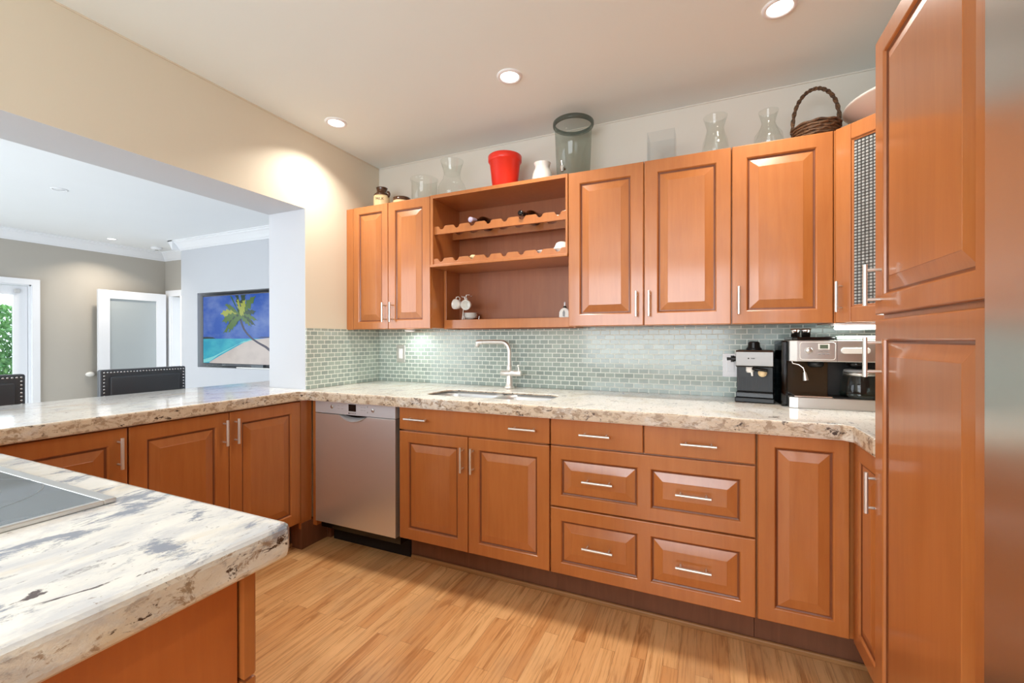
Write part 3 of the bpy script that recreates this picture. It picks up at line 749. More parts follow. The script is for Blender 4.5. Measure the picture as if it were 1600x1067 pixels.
# frame
def lb(mb, u0, u1, v0, v1, d0, d1):
    c = [o+u2*u+Vector((0, 0, v))+n2*d for d in (d0, d1) for v in (v0, v1) for u in (u0, u1)]
    mb._add(c, [(0, 1, 3, 2), (4, 6, 7, 5), (0, 4, 5, 1), (2, 3, 7, 6), (0, 2, 6, 4), (1, 5, 7, 3)])
mb = MB(); s = .062; e = .004
for a in ((e, s, 0, H), (W-s, W-e, 0, H), (s, W-s, 0, s), (s, W-s, H-s, H)): lb(mb, *a, -.018, .0)
d = mb.build('door', M['wood'], t, bevel=.003)
mb = MB()
for a in ((s-.002, s+.008, s, H-s), (W-s-.008, W-s+.002, s, H-s), (s+.008, W-s-.008, s-.002, s+.008), (s+.008, W-s-.008, H-s-.008, H-s+.002)): lb(mb, *a, -.016, -.006)
mb.build('bead', M['wood'], d, bevel=.002)
gp = MB(); gp.box(s+.002, W-s-.002, -.0025, .0025, s+.002, H-s-.002)
g = gp.build('glass_pane', M['gridglass'], d, world=False)
g.matrix_local = Matrix.Translation(Vector((o.x, o.y, o.z))-wpos(d)) @ Matrix.Rotation(-PI/4, 4, 'Z') @ Matrix.Translation((0, .011, 0))
hp = o+u2*.028
bar(d, (hp.x, hp.y, 1.315), (hp.x, hp.y, 1.437), n2)
MB().box(X0-.0008, X0+.006, Du+.003, Du+ins, HB+.001, HT-.003).build('face_frame', M['wood'], t)
# crockery in the corner cabinet, seen dimly through the glass
for k, (x, y, z, r) in enumerate(((2.90, -.33, 1.574, .035), (2.98, -.25, 1.574, .035), (2.88, -.28, 1.774, .04))):
    mb = MB(); mb.lathe([(r*.6, 0), (r*.8, .01), (r, .05), (r*.95, .10)], c=(x, y, z), n=18)
    tag(mb.build('drinking_glass', M['ceramic'] if k == 2 else M['glass']), ('white mug on the upper shelf behind the patterned glass door' if k == 2 else 'drinking glass on the lower shelf behind the patterned glass door'), 'cup' if k == 2 else 'glass', None if k == 2 else 'glasses inside the corner cabinet')
# under cabinet lights
def ucl(x0, x1, y, label, p):
    t = thing('under_cabinet_light', ((x0+x1)/2, y, HB-.03), label, 'light')
    MB().box(x0, x1, y-.03, y+.03, HB-.010, HB-.0005).build('housing', M['white'], t, bevel=.002)
    MB().box(x0+.01, x1-.01, y-.025, y+.025, HB-.026, HB-.0105).build('diffuser', M['tube'], t, bevel=.006)
    a = area('under_cabinet_tube', ((x0+x1)/2, y, HB-.03), (0, 0, 0), x1-x0-.03, .04, p, (.90, 1, .92)); return t
ucl(2.625, 2.885, -.30, 'lit fluorescent strip under the glass corner cabinet', .9)
t = thing('puck_light', (.36, -.12, HB-.012), 'small round puck light under the left corner wall cabinet', 'light')
mb = MB(); mb.capf = {True: False, False: False}; mb.lathe([(.026, -.010), (.032, -.010), (.034, 0)], c=(.36, -.12, HB), n=24); mb.build('housing', M['white'], t)
MB().lathe([(0, -.0085), (.026, -.0085), (.026, -.004), (0, -.004)], c=(.36, -.12, HB), n=24).build('lamp', M['tube'], t)
area('puck_lamp', (.36, -.12, HB-.012), (0, 0, 0), .05, .05, .75, (.92, 1, .93))

# ------------------------------------------------------------------ pantry and refrigerator
XT = 2.600
t = thing('pantry_cabinet', (2.9, -1.18, 0), 'tall pantry cabinet with two raised panel doors next to the refrigerator', 'cabinet')
ya, yb = -.890, -1.468
mb = MB(); mb.box(XT+t_+.001, XW-.01, yb, ya, .10, HT+.0); mb.box(XT+.08, XW-.01, yb, ya, 0, .10, 1); mb.build('body', [M['wood'], M['kick']], t)
wd = ya-yb-.004
for z0, z1, h0, h1 in ((.115, 1.262, 1.099, 1.212), (1.276, HT, 1.301, 1.417)):
    # the hinge side is near the refrigerator, the pulls sit on the far stile
    d = front('door', t, (XT+t_, ya-.002, z0), (0, -1, 0), (-1, 0, 0), wd, z1-z0, [(.060, wd-.052, .052, z1-z0-.055)])
    bar(d, (XT, ya-.050, h0), (XT, ya-.050, h1), (-1, 0, 0), off=.036)
t = thing('refrigerator', (2.95, -1.95, 0), 'tall stainless steel refrigerator at the right edge beside the pantry', 'refrigerator')
MB().box(2.63, XW-.01, -2.40, -1.474, .02, 2.12).build('body', plain('grey_fridge_case', srgb(90, 90, 92), .4, .6), t)
fd = MB().box(2.585, 2.629, -1.930, -1.474, .10, 2.11).build('door', M['steel_fr'], t, bevel=.004)
fd2 = MB().box(2.585, 2.629, -2.395, -1.936, .10, 2.11).build('door', M['steel_fr'], t, bevel=.004)
MB().tube([(2.545, -1.90, .7), (2.545, -1.90, 1.6)], .011, 14).tube([(2.545, -1.90, .75), (2.586, -1.90, .75)], .008, 10).tube([(2.545, -1.90, 1.55), (2.586, -1.90, 1.55)], .008, 10).build('handle', M['nickel'], fd)
MB().tube([(2.545, -1.966, .7), (2.545, -1.966, 1.6)], .011, 14).tube([(2.545, -1.966, .75), (2.586, -1.966, .75)], .008, 10).tube([(2.545, -1.966, 1.55), (2.586, -1.966, 1.55)], .008, 10).build('handle', M['nickel'], fd2)
MB().box(2.66, XW-.02, -2.39, -1.48, 0, .02).build('feet', M['black'], t)

# ------------------------------------------------------------------ coffee machines
def finish(t, loc, rz): t.location = loc; t.rotation_euler = (0, 0, rz)
# small espresso maker, built at the origin: x right, -y front, origin at front left bottom
t = thing('espresso_maker', (0, 0, 0), 'small black and steel espresso maker left of the large coffee machine', 'coffee maker')
W, D = .156, .112
mb = MB(); mb.prism([(0, 0), (D, 0), (D, .232), (.012, .232), (.012, .048), (0, .048)], .004, W-.004, 'x')
bd = mb.build('body', M['black'], t, bevel=.003)
mb = MB()
for k in range(22): x = .012+k*.0062; mb.box(x, x+.0028, .0095, .0125, .052, .115)
mb.build('ribbing', M['black'], bd)
MB().box(-.002, W+.002, -.018, .020, .0, .022).build('drip_tray', M['black'], t, bevel=.004)
MB().box(.002, W-.002, -.010, .018, .022, .046).build('tray_front', M['gloss_black'], t, bevel=.003)
pn = MB().prism([(.0, .162), (-.016, .168), (-.018, .232), (-.010, .240), (.012, .240), (.012, .162)], .002, W-.002, 'x').build('steel_panel', steel('satin_steel', srgb(146, 144, 142), .45), t, bevel=.002)
MB().lathe([(0, 0), (.0032, 0), (.0032, .0006), (0, .0006)], n=14, M4=FR((.055, -.0182, .203), (1, 0, 0), (0, 0, 1))).build('emblem', M['ink'], pn)
mb = MB(); x = .0655
for w_, h_ in ((.0016, .004), (.0016, .005), (.0016, .0035), (.002, .0045), (.0016, .004), (.0016, .004)): mb.box(x, x+w_, -.0188, -.0178, .201, .201+h_); x += .0027
mb.build('printed_mark', M['ink'], pn)
MB().box(.006, W-.006, .0, D-.01, .2325, .241).build('top_cover', M['black'], t, bevel=.003)
mb = MB(); mb.lathe([(.034, 0), (.032, .008), (.026, .014), (.024, .034), (.018, .040), (0, .041)], c=(.072, .05, .2405), n=20); mb.box(.066, .078, .02, .08, .245, .277); mb.build('boiler_cap', M['black'], t, bevel=.002)
mb = MB(); mb.tube([(0.004, .03, .198), (-.014, .03, .198), (-.018, .03, .198)], [.011, .013, .013], 12); mb.tube([(-.018, .03, .198), (-.040, .03, .197)], [.006, .008], 10); mb.tube([(-.016, .03, .183), (-.016, .03, .213)], .008, 10); mb.build('steam_knob', M['black'], t)
mb = MB(); mb.lathe([(.0, .136), (.014, .137), (.017, .145), (.017, .163)], c=(.060, -.004, 0), n=16); mb.tube([(.068, -.010, .142), (.070, -.012, .122)], [.006, .0045], 10); mb.build('brew_head', M['ceramic'], t)
mb = MB(); mb.tube([(.07, -.01, .156), (.10, -.03, .153), (.13, -.036, .150)], [.008, .009, .006], 10); mb.build('filter_handle', M['gloss_black'], t)
mb = MB(); mb.lathe([(0, 0), (.016, 0), (.018, .003), (.0, .006)], n=18, M4=FR((.112, -.034, .138), (1, 0, 0), (0, .25, 1))); mb.build('dial', M['cream'], t)
finish(t, (2.277, -.172, .9155), math.radians(-9))
# large combination coffee machine
t = thing('coffee_machine', (0, 0, 0), 'large steel and black coffee machine with a glass carafe on the right', 'coffee maker')
W, D = .365, .215
sp = MB().prism([(0, 0), (.03, -.006), (W-.03, -.006), (W, 0), (W, D), (0, D)], .0, .046)
sp.build('base', M['steel'], t, bevel=.002)
MB().box(.003, W-.003, .11, D, .046, .198).build('body', M['black'], t, bevel=.003)
MB().box(-.024, .0, .03, D-.01, .0, .285).build('side_tank', glass('dark_water_tank', (.30, .34, .36, 1), .05, thin=True), t, bevel=.006)
MB().box(-.0215, -.004, .034, D-.02, .20, .283).build('side_shell', M['gloss_black'], t, bevel=.004)
MB().box(.003, .16, .095, .112, .048, .197).build('back_plate', plain('bronze_black_panel', srgb(58, 46, 32), .18), t, bevel=.002)
hd = MB().prism([(.0, .0), (.026, -.012), (W-.026, -.012), (W, .0), (W, D-.01), (0, D-.01)], .197, .286).build('head', M['steel'], t, bevel=.003)
MB().prism([(.012, .012), (.03, .004), (.165, .004), (.165, D-.03), (.012, D-.03)], .286, .300).build('cup_warmer', M['gloss_black'], t, bevel=.004)
MB().prism([(.168, .004), (W-.03, .004), (W-.012, .014), (W-.012, D-.03), (.168, D-.03)], .286, .304).build('reservoir_lid', plain('grey_green_lid', srgb(150, 158, 150), .2), t, bevel=.005)
for xx in (.045, .085): MB().lathe([(.0, .0), (.016, .0), (.019, .03), (.019, .038), (.017, .038), (.015, .005)], c=(xx, .12, .300), n=20).build('metal_cup', M['chrome'], t)
# control frame, knob, display, buttons
yf = -.0125
mb = MB(); r = rrect(.036, .160, .206, .278, .010); q = [(x, yf-.001, z) for x, z in r]; mb.tube(q+[q[0], q[1]], .0012, 6, caps=False); mb.build('control_outline', M['ceramic'], hd)
MB().lathe([(0, 0), (.014, 0), (.013, .006), (.009, .008), (0, .008)], n=20, M4=Matrix.Translation((.068, yf, .244)) @ Matrix.Rotation(PI/2, 4, 'X')).build('knob', M['steel'], hd)
MB().box(.100, .140, yf-.002, yf, .248, .272).build('display_bezel', M['ceramic'], hd, bevel=.003)
MB().box(.106, .134, yf-.003, yf-.0018, .252, .268).build('display', M['lcd'], hd)
for k in range(3): MB().box(.100+k*.0145, .110+k*.0145, yf-.0022, yf, .228, .232).build('button', M['grey'], hd, bevel=.001)
for k in range(2): MB().box(.102+k*.020, .116+k*.020, yf-.0018, yf, .239, .2415).build('button', M['grey'], hd, bevel=.0008)
MB().box(.1655, .1665, yf-.0008, yf, .198, .286).build('seam', M['ink'], hd)
mb = MB(); mb.prism(rrect(.178, .275, .232, .256, .0115), yf-.008, yf, 'y'); mb.build('pod_drawer', M['ceramic'], hd, bevel=.002)
mb = MB(); mb.tube([(.012, .01, .197), (.014, .008, .188), (.035, 0, .183), (.050, -.004, .170), (.055, -.006, .150)], .003, 8); mb.build('steam_wand', M['chrome'], t)
mb = MB(); mb.tube([(.054, -.006, .152), (.058, -.008, .118)], [.006, .011], 12); mb.build('froth_sleeve', M['steel'], t)
mb = MB(); mb.lathe([(.0, .172), (.022, .172), (.028, .18), (.028, .197)], c=(.105, .045, 0), n=18); mb.build('group_head', M['black'], t)
MB().box(.020, .155, .004, .09, .0465, .052).build('drip_grid', M['chrome'], t, bevel=.001)
MB().box(.162, W-.006, .004, .11, .0465, .050).build('hot_plate', M['black'], t)
mb = MB(); mb.lathe([(.0, .168), (.02, .168), (.034, .18), (.036, .197)], c=(.25, .055, 0), n=20); mb.build('filter_basket', M['gloss_black'], t)
# carafe
ca = (.262, .052, .0505)
mb = MB(); mb.capf = {True: True, False: False}
mb.lathe([(.058, 0), (.068, .004), (.070, .020), (.066, .06), (.056, .095), (.054, .104)], c=ca, n=30)
cf = mb.build('carafe', glass('carafe_glass', (.86, .90, .88, 1), thin=True), t)
cf['label'] = 'clear glass carafe'
mb = MB(); mb.capf = {True: False, False: False}; mb.lathe([(.0700, .003), (.0715, .006), (.0715, .016), (.0705, .019)], c=ca, n=30); mb.build('carafe_foot', glass('thick_green_glass', (.62, .72, .68, 1), thin=True), cf)
mb = MB(); mb.lathe([(.0, .104), (.056, .104), (.056, .112), (.05, .116), (.0, .116)], c=ca, n=26); mb.build('carafe_lid', M['grey'], cf)
mb = MB(); mb.capf = {True: False, False: False}; mb.lathe([(.0565, .090), (.058, .090), (.058, .104), (.0565, .104)], c=ca, n=26); mb.build('carafe_band', M['steel'], cf)
mb = MB(); mb.tube([(ca[0]+.05, ca[1]-.02, .150), (ca[0]+.078, ca[1]-.035, .148), (ca[0]+.086, ca[1]-.04, .125), (ca[0]+.082, ca[1]-.037, .085)], [.007, .008, .008, .006], 8); mb.build('carafe_handle', M['black'], cf)
finish(t, (2.4745, -.298, .9155), math.radians(2))

# ------------------------------------------------------------------ things on top of the wall cabinets
ZT = HT+.0005
def lathething(name, prof, x, y, z, mat, label, cat, open_top=True, n=32, group=None, bottom=True):
    mb = MB(); mb.capf = {True: bottom, False: not open_top}; mb.lathe(prof, c=(x, y, z), n=n)
    o = mb.build(name, mat)
    for v in o.data.vertices: v.co -= Vector((x, y, z))
    o.location = (x, y, z)
    return tag(o, label, cat, group)
YT = -.18
# stoneware milk can
t = thing('milk_jug', (.180, YT, ZT), 'small cream stoneware milk can with a brown top and ear handles', 'jug')
mb = MB(); mb.lathe([(.050, 0), (.053, .004), (.054, .06), (.053, .095)], c=(.180, YT, ZT), n=28); mb.build('body', M['cream'], t)
mb = MB(); mb.lathe([(.053, .095), (.048, .108), (.036, .118), (.032, .13), (.036, .148), (.038, .152), (.032, .152), (.028, .13)], c=(.180, YT, ZT), n=28)
mb.build('neck', M['brown'], t)
for s_ in (-1, 1):
    mb = MB(); q = []
    for k in range(9): a = PI*k/8; q.append((.180+s_*(.048+.014*math.sin(a)), YT, ZT+.106+.016*math.cos(a)))
    mb.tube(q, .007, 8); mb.build('ear_handle', M['brown'], t)
ang = math.radians(-20)
text('MILK', .024, FR((.180+.0545*math.sin(.45)*1, YT-.0545*math.cos(.45), ZT+.067), (math.cos(.45), math.sin(.45), 0), (0, 0, 1)), M['brown'], t)
# brown and cream lidded dish
t = thing('covered_dish', (.345, YT, ZT), 'low cream dish with a brown lid beside the milk can', 'dish')
mb = MB(); mb.lathe([(.040, 0), (.052, .006), (.056, .042)], c=(.345, YT, ZT), n=28); mb.build('body', M['cream'], t)
mb = MB(); mb.lathe([(.057, .042), (.058, .046), (.056, .062), (.050, .066), (.0, .066)], c=(.345, YT, ZT), n=28); mb.build('lid', M['brown'], t)
# glass jar and vases
lathething('glass_jar', [(.075, 0), (.080, .004), (.080, .135), (.083, .145), (.087, .150), (.087, .158), (.081, .162), (.078, .150), (.077, .01)], .520, YT, ZT, M['glass'], 'short wide clear glass jar beside the ribbed glass vase', 'jar')
pv = [(.060, 0), (.078, .01)]
for k in range(1, 13): z = .01+.115*k/12; r = .078+.010*math.sin(PI*k/12)*1.0+(.0012 if k % 2 else -.0012) - (.022*(k/12)**3); pv.append((r, z))
pv += [(.054, .140), (.050, .158), (.052, .175), (.060, .205), (.070, .236), (.071, .240), (.068, .238), (.050, .18), (.047, .158)]
lathething('glass_vase', pv, .724, YT, ZT, M['glass'], 'ribbed clear glass vase with a flared neck beside the red pot', 'vase')
lathething('flower_pot', [(.066, 0), (.070, .003), (.088, .165), (.093, .168), (.097, .175), (.098, .203), (.094, .206), (.088, .203), (.085, .165), (.064, .008), (0, .008)], 1.083, YT, ZT, M['red'], 'bright red plastic pot standing on the shelf unit', 'pot')
lathething('ceramic_pitcher', [(.045, 0), (.055, .01), (.058, .045), (.052, .075), (.042, .098), (.041, .110), (.047, .126), (.048, .129), (.044, .128), (.037, .108), (.050, .05), (.0, .01)], 1.313, YT, ZT, M['ceramic'], 'small white ceramic pitcher between the red pot and the beverage dispenser', 'pitcher')
# beverage dispenser
t = thing('beverage_dispenser', (1.492, YT, ZT), 'large smoky glass beverage dispenser with a spigot', 'drink dispenser')
mb = MB(); mb.capf = {True: True, False: False}; mb.lathe([(.078, 0), (.088, .004), (.099, .27), (.100, .300)], c=(1.492, YT, ZT), n=40); gl = mb.build('glass_body', M['smoke'], t)
mb = MB(); mb.capf = {True: False, False: False}; mb.lathe([(.100, .296), (.108, .298), (.110, .304), (.110, .318), (.106, .321), (.098, .318), (.097, .30)], c=(1.492, YT, ZT), n=40); mb.build('rim', M['smoke_rim'], t)
mb = MB(); mb.tube([(1.47, YT-.088, ZT+.045), (1.465, YT-.118, ZT+.045)], .010, 12); mb.tube([(1.465, YT-.112, ZT+.052), (1.465, YT-.112, ZT+.022)], [.010, .007], 12); mb.tube([(1.465, YT-.112, ZT+.05), (1.463, YT-.116, ZT+.078)], [.004, .006], 8); mb.build('spigot', M['chrome'], t)
# acrylic box
t = tag(MB().box(1.885, 1.888, -.25, -.13, ZT, ZT+.16).box(2.010, 2.013, -.25, -.13, ZT, ZT+.16).box(1.888, 2.010, -.25, -.247, ZT, ZT+.16).box(1.888, 2.010, -.133, -.13, ZT, ZT+.16).box(1.888, 2.010, -.247, -.133, ZT, ZT+.003).build('acrylic_box', M['acrylic']), 'clear square acrylic box on top of the wall cabinets', 'box')
vp = lambda b, w_, tp, H: [(b*.7, 0), (b*.92, .008), (b, H*.25), (b*.93, H*.42), (w_*1.1, H*.62), (w_, H*.72), (w_*1.12, H*.82), (tp, H*.97), (tp*1.02, H), (tp*.96, H), (w_*.92, H*.72), (b*.9, H*.3)]
lathething('glass_vase', vp(.058, .038, .052, .205), 2.190, YT, ZT, M['glass'], 'clear glass vase with a wide lip between the acrylic box and the bottle vase', 'vase')
lathething('glass_vase', vp(.060, .028, .040, .185), 2.410, YT, ZT, M['glass'], 'round bellied clear glass vase left of the wicker basket', 'vase')
# basket
t = thing('wicker_basket', (2.590, YT, ZT), 'dark brown wicker basket with a tall hoop handle', 'basket')
mb = MB(); prof = [(.055, 0), (.066, .004), (.078, .028), (.086, .058), (.088, .072), (.083, .074), (.074, .03), (.055, .008), (0, .008)]
nn = 40; pr = []
mb.lathe([(r*1.0, z*1.05) for r, z in prof], c=(2.590, YT, ZT), n=nn); bk = mb.build('bowl', M['twig'], t)
mb = MB()
for i, z in enumerate((.014, .026, .038, .050, .062, .074)):
    r = .068+.021*(z/.074)**.8; q = [(2.590+(r+.0015*math.cos(9*a+i*PI))*math.cos(a), YT+(r+.0015*math.cos(9*a+i*PI))*math.sin(a), ZT+z+.002*math.sin(9*a+i*PI)) for a in [2*PI*k/72 for k in range(73)]]
    mb.tube(q, .0055, 6, caps=False)
mb.build('weave', M['twig'], bk)
for ph in (0, PI):
    mb = MB(); q = []
    for k in range(41):
        a = PI*k/40; tw = 16*a+ph; rr = .087
        q.append((2.590-(rr+.004*math.cos(tw))*math.cos(a), YT+.004*math.sin(tw), ZT+.062+(.185+.004*math.cos(tw))*math.sin(a)**.8))
    mb.tube(q, .0055, 7); mb.build('handle', M['twig'], t)
# big white platter on the corner cabinet
lathething('serving_bowl', [(.08, 0), (.09, .012), (.16, .052), (.222, .088), (.230, .092), (.228, .097), (.215, .092), (.14, .05), (.0, .025)], 2.90, -.262, ZT, M['ceramic'], 'wide shallow white serving bowl on the glass corner cabinet', 'bowl', n=48)

# ------------------------------------------------------------------ things in the wine rack and niche
def bottle(x, z, label):
    t = thing('wine_bottle', (x, -.16, z), label, 'bottle', 'wine bottles lying in the upper rack')
    Mx = Matrix.Translation((x, -.02, z+.030)) @ Matrix.Rotation(PI/2+.125, 4, 'X')
    mb = MB(); mb.lathe([(0, .004), (.030, 0), (.036, .006), (.036, .150), (.032, .172), (.017, .198), (.0135, .215), (.0135, .262)], n=22, M4=Mx); mb.build('glass_body', M['bottle'], t)
    mb = MB(); mb.lathe([(.0142, .245), (.0148, .300), (.0150, .302), (.0, .303)], n=16, M4=Mx); mb.build('foil_cap', M['foil'] if x < 1 else M['gloss_black'], t)
bottle(.932, 1.8935, 'dark wine bottle with a mauve cap lying in the left of the rack')
bottle(1.2395, 1.8935, 'dark wine bottle with a black cap lying in the right of the rack')
lathething('small_dish', [(.012, 0), (.016, .003), (.045, .030), (.046, .032), (.042, .030), (.012, .005), (0, .005)], 1.350, -.250, 1.6505, M['ceramic'], 'small white dish at the end of the lower rack', 'dish').location.z = 1.6505
lathething('gravy_bowl', [(.028, 0), (.032, .004), (.048, .035), (.050, .040), (.046, .038), (.026, .006), (0, .006)], 1.445, -.240, 1.6505, M['ceramic'], 'white bowl under another white bowl beside the right panel of the rack', 'bowl')
lathething('gravy_bowl', [(.0, .036), (.018, .036), (.030, .030), (.042, .004), (.042, 0), (.038, .0), (.028, .026)], 1.445, -.240, 1.691, M['ceramic'], 'upturned white bowl stacked on a bowl in the lower rack', 'bowl')
o = lathething('bottle_stopper', [(.006, 0), (.007, .020), (.018, .026), (.020, .038), (.012, .046), (0, .048)], .918, -.262, 1.6505, M['cream'], 'small tan bottle stopper standing in the lower rack', 'stopper', open_top=False)
# cup stand
t = thing('cup_stand', (.80, -.095, 1.3255), 'wire stand holding small white cups in the niche', 'cup stand')
cx, cy, cz = .800, -.098, 1.3255
mb = MB(); q = [(cx+.050*math.cos(a), cy+.050*math.sin(a), cz+.004) for a in [2*PI*k/32 for k in range(33)]]; mb.tube(q, .0025, 6, caps=False)
for a in (.4, 2.5, 4.6): mb.tube([(cx+.056*math.cos(a), cy+.056*math.sin(a), cz+.0), (cx+.060*math.cos(a), cy+.060*math.sin(a), cz+.028)], .0025, 6)
mb.tube([(cx-.052, cy, cz+.004), (cx, cy, cz+.004), (cx+.052, cy, cz+.004)], .002, 6)
mb.tube([(cx-.022, cy-.052, cz+.004), (cx-.016, cy-.05, cz+.06), (cx-.012, cy-.03, cz+.10), (cx-.012, cy-.02, cz+.158), (cx+.012, cy-.02, cz+.158)], .003, 8)
mb.tube([(cx-.012, cy-.02, cz+.146), (cx-.035, cy-.03, cz+.146), (cx-.040, cy-.03, cz+.152)], .002, 6)
mb.tube([(cx+.010, cy-.02, cz+.158), (cx+.028, cy-.03, cz+.146), (cx+.034, cy-.03, cz+.150)], .002, 6)
mb.build('wire_frame', M['nickel'], t)
sa = lathething('saucer', [(.018, 0), (.022, .003), (.046, .012), (.047, .014), (.02, .006), (0, .006)], cx+.006, cy+.0, cz+.007, M['ceramic'], 'white saucer stacked at the foot of the cup stand', 'saucer', group='saucers in the cup stand')
for k in range(1, 4):
    c2 = sa.copy(); COL.objects.link(c2); c2.location = (cx+.006, cy, cz+.007+k*.0085)
sa['label'] = 'white saucer stacked at the foot of the cup stand'
def cup(x, y, z, rot, label):
    t = thing('espresso_cup', (0, 0, 0), label, 'cup', 'cups hanging on the stand')
    mb = MB(); mb.capf = {True: True, False: False}; mb.lathe([(.015, 0), (.022, .006), (.030, .030), (.031, .052), (.029, .052), (.027, .03), (.014, .006)], n=22); mb.build('body', M['ceramic'], t)
    mb = MB(); mb.tube([(.028, 0, .045), (.042, 0, .046), (.048, 0, .032), (.042, 0, .018), (.027, 0, .016)], .0035, 8); mb.build('handle', M['ceramic'], t)
    t.location = (x, y, z); t.rotation_euler = rot
cup(.757, -.128, 1.422, (math.radians(68), math.radians(-80), 0), 'white cup hanging on the left of the wire stand')
cup(.812, -.128, 1.424, (math.radians(35), math.radians(-100), math.radians(60)), 'white cup hanging on the right of the wire stand')
# white timer bottle in the niche
t = thing('kitchen_bottle', (1.425, -.10, 1.3255), 'small white rounded bottle with a nozzle in the niche corner', 'bottle')
pts = [(1.392, 1.326), (1.446, 1.326), (1.450, 1.336), (1.449, 1.362), (1.440, 1.378), (1.425, 1.386), (1.412, 1.386), (1.398, 1.378), (1.389, 1.362), (1.388, 1.336)]
MB().prism(pts, -.115, -.085, 'y').build('body', M['ceramic'], t, bevel=.006, seg=3, ang=60)
mb = MB(); mb.lathe([(.010, 1.384), (.010, 1.393), (.006, 1.396)], c=(1.419, -.10, 0), n=14); mb.build('collar', M['black'], t)
mb = MB(); mb.lathe([(.006, 1.396), (.005, 1.412), (.003, 1.420), (0, 1.421)], c=(1.419, -.10, 0), n=14); mb.build('nozzle', M['white'], t)
MB().prism([(1.412, 1.338), (1.422, 1.335), (1.424, 1.36), (1.418, 1.374), (1.411, 1.36)], -.1175, -.115, 'y').build('emblem', M['grey'], t)

# ------------------------------------------------------------------ stools beyond the peninsula
def stool(name, x, y0, y1, lab):
    cy = (y0+y1)/2; t = thing(name, (x, cy, 0), lab, 'stool', 'counter stools in the dining room'); w_ = y1-y0; zt_, zb_ = 1.025, .66
    tilt = .035
    bk = MB().box(x-.035, x+.012, y0, y1, zb_, zt_).build('backrest', M['leather'], t, bevel=.012, seg=3)
    MB().box(x+.010, x+.026, y0+.045, y1-.045, zb_+.045, zt_-.045).build('cushion', M['leather'], bk, bevel=.010, seg=3)
    mb = MB(); k = 0
    def nail(y, z): mb.lathe([(0, .0035), (.0045, .003), (.006, 0)], n=8, M4=Matrix.Translation((x+.0118, y, z)) @ Matrix.Rotation(PI/2, 4, 'Y'))
    n = 26
    for k in range(n+1): nail(y0+.018+(w_-.036)*k/n, zt_-.018)
    for k in range(1, 17):
        for yy in (y0+.018, y1-.018): nail(yy, zt_-.018-k*.0205)
    mb.build('nailhead_trim', M['chrome'], bk)
    MB().box(x-.02, x+.42, y0+.01, y1-.01, .56, .65).build('seat', M['leather'], t, bevel=.02, seg=3)
    for lx in (x, x+.39):
        for ly in (y0+.035, y1-.035): MB().box(lx-.018, lx+.018, ly-.018, ly+.018, 0, .57).build('leg', M['kick'], t, bevel=.003)
stool('counter_stool', -1.20, -1.09, -.615, 'black leather counter stool with silver nailheads in front of the frosted door')
stool('counter_stool', -1.20, -1.88, -1.405, 'black leather counter stool with nailheads at the left edge, before the garden door')

# ------------------------------------------------------------------ television in the niche
t = thing('television', (-3.25, 1.22, NZ0), 'flat television showing a beach with a palm tree, set in a wall niche', 'television')
TX0, TX1, TZ0, TZ1, TY = -4.045, -2.46, .902, 1.785, 1.19
MB().box(TX0-.012, TX1+.012, TY, TY+.04, TZ0-.005, TZ1+.012).build('casing', plain('dark_grey_bezel', srgb(84, 84, 88), .3), t, bevel=.003)
MB().box(-3.125, -2.90, TY+.03, TY+.07, NZ0+.015, TZ0+.02).build('pedestal', plain('grey_pedestal', srgb(110, 116, 122), .3), t)
MB().box(-3.35, -2.70, TY-.01, TY+.16, NZ0+.0005, NZ0+.015).build('foot', M['ceramic'], t, bevel=.002)
VW = 1.335
def px(a, b): return (TX0+.005+a*VW, TZ0+b*(TZ1-TZ0))
def flat(name, pts, layer, mat, par):
    mb = MB(); y = TY-.0008-layer*.0003
    mb._add([(px(a, b)[0], y, px(a, b)[1]) for a, b in pts], [tuple(range(len(pts)))]); return mb.build(name, mat, par)
xe = (TX1-TX0-.005)/VW
scr = flat('screen', [(0, .36), (xe, .36), (xe, 1), (0, 1)], 0, emit('picture_sky', srgb(14, 76, 172), .95, srgb(104, 130, 190), 2.6), t)
flat('sea', [(0, 0), (xe, 0), (xe, .365), (0, .365)], 1, emit('picture_sea', srgb(14, 150, 182), .95, srgb(70, 190, 200), 3), scr)
flat('shallows', [(0, .0), (.10, .02), (.24, .12), (.42, .22), (.62, .33), (.75, .345), (.70, .35), (.52, .28), (.34, .19), (.16, .10), (0, .05)][::-1], 2, emit('picture_shallows', srgb(120, 205, 208), .95), scr)
flat('sand', [(.10, 0), (xe, 0), (xe, .375), (.98, .375), (.76, .352), (.62, .31), (.42, .20), (.24, .10), (.10, .015)], 3, emit('picture_sand', srgb(206, 196, 190), .9, srgb(186, 176, 172), 4), scr)
flat('island', [(0, .362), (.20, .366), (.15, .388), (.06, .395), (0, .39)], 2, emit('picture_island', srgb(30, 52, 64), .8), scr)
flat('far_shore', [(.80, .375), (xe, .375), (xe, .392), (.86, .388)], 4, emit('picture_shore', srgb(40, 50, 90), .8), scr)
tr = [(.565, .66), (.59, .58), (.62, .50), (.67, .43), (.74, .36), (.83, .30), (.92, .25), (1.02, .17), (1.12, .09)]
wdt = [.013, .014, .013, .012, .012, .014, .016, .019, .022]
L_, R_ = [], []
for i, ((a, b), w_) in enumerate(zip(tr, wdt)):
    p, q = tr[max(i-1, 0)], tr[min(i+1, len(tr)-1)]; dx, dz = q[0]-p[0], q[1]-p[1]; l = math.hypot(dx, dz)
    L_.append((a-dz/l*w_, b+dx/l*w_)); R_.append((a+dz/l*w_, b-dx/l*w_))
flat('palm_trunk', L_+R_[::-1], 5, emit('picture_trunk', srgb(62, 52, 74), .8), scr)
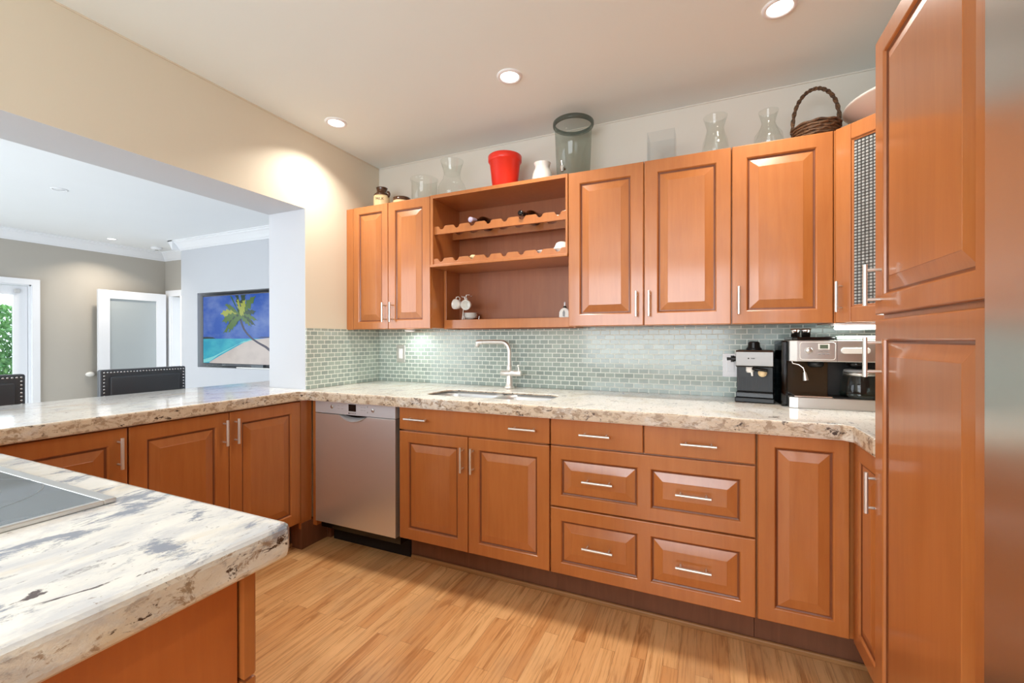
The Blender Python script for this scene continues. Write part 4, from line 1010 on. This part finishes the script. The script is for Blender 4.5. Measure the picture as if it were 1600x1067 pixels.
mf = [emit('picture_frond_dark', srgb(30, 62, 34), .8), emit('picture_frond', srgb(78, 112, 38), .85), emit('picture_frond_light', srgb(158, 168, 52), .9)]
random.seed(3)
def frond(a, b, ang, ln, w_, m, lay):
    # one drooping pinnate frond as a toothed outline
    A_, B_ = [], []
    n = 9
    for k in range(n+1):
        q = k/n; x = a+ln*q*math.cos(ang)-.0; z = b+ln*q*math.sin(ang)-.55*ln*q*q*abs(math.cos(ang)); h = w_*math.sin(PI*min(1, q*.9+.08))*(1 if k % 2 else .45)
        A_.append((x-h*math.sin(ang)*.6, z+h*.6)); B_.append((x+h*math.sin(ang)*.3, z-h*1.2))
    pts = [(min(x, xe), min(z, .995)) for x, z in A_+B_[::-1]]
    flat('palm_frond', pts, lay, m, scr)
fr = [(95, .42, .05, 0), (110, .38, .06, 1), (80, .40, .05, 0), (62, .34, .05, 1), (128, .30, .06, 1), (145, .26, .06, 2), (165, .20, .06, 1), (40, .20, .04, 0), (15, .20, .035, 1), (-5, .17, .035, 0), (185, .18, .06, 0), (215, .18, .055, 1), (100, .22, .06, 2), (75, .22, .05, 2), (200, .22, .06, 1), (-20, .14, .03, 1)]
for i, (an, ln, w_, k) in enumerate(fr): frond(.57+random.uniform(-.02, .03), .69, math.radians(an), ln*1.3, w_*1.6, mf[k], 6+i*.5)
# glass ornaments on the niche sill
for k, x in enumerate((-3.90, -3.80, -3.70, -3.60)):
    lathething('glass_ornament', [(.018, 0), (.030, .004), (.034, .022), (.026, .040), (.030, .05)], x, 1.165+.015*(k % 2), NZ0+.0005, M['glass'], 'small clear glass ornament on the sill below the television', 'ornament', group='ornaments on the television sill')

# ------------------------------------------------------------------ ceiling lights
def downlight(x, y, z, label, group, p, warm=WARM, r=.042, lamp=True):
    t = thing('ceiling_downlight', (x, y, z), label, 'ceiling light', group)
    mb = MB(); mb.capf = {True: False, False: False}; mb.lathe([(r, -.003), (r+.003, -.007), (r+.014, -.006), (r+.017, -.0005)], c=(x, y, z), n=36); mb.build('trim_ring', M['white'], t)
    mb = MB(); mb.lathe([(0, -.0032), (r, -.0032), (r, -.0008), (0, -.0008)], c=(x, y, z), n=32); mb.build('lamp', M['lamp'] if lamp else M['white'], t)
    if p:
        l = bpy.data.lights.new('downlight_lamp', 'AREA'); l.shape = 'DISK'; l.size = .10; l.energy = p; l.color = warm; l.spread = math.radians(125)
        o = bpy.data.objects.new('downlight_lamp', l); o.location = (x, y, z-.012); COL.objects.link(o)
downlight(.243, -.633, HC, 'round ceiling downlight nearest the left wall of the kitchen', 'kitchen downlights', DOWN)
downlight(1.315, -.625, HC, 'round ceiling downlight in the middle of the kitchen, above the sink run', 'kitchen downlights', DOWN)
downlight(2.400, -.600, HC, 'round ceiling downlight at the top right, near the pantry', 'kitchen downlights', DOWN)
for x in (.30, 1.45, 2.45): downlight(x, -3.2, HC, 'unseen round ceiling downlight added behind the camera', 'kitchen downlights', DOWN*.8)  # second row out of view, added as extra light for the kitchen
downlight(-3.15, -.56, HD, 'unlit looking round downlight nearest in the dining room ceiling', 'dining room downlights', 0, lamp=False)
downlight(-5.10, .66, HD, 'small lit downlight near the far wall of the dining room', 'dining room downlights', 10, (1, .88, .74))
t = thing('smoke_detector', (-5.2, 1.23, HD), 'white round smoke detector on the dining ceiling by the far corner', 'smoke detector')
mb = MB(); mb.lathe([(.07, 0), (.07, -.012), (.055, -.034), (.0, -.036)], c=(-5.2, 1.23, HD-.0005), n=28); mb.build('body', M['white'], t)
mb = MB(); mb.lathe([(.02, -.034), (.022, -.040), (0, -.041)], c=(-5.2, 1.23, HD-.0005), n=16); mb.build('sensor', M['grey'], t)
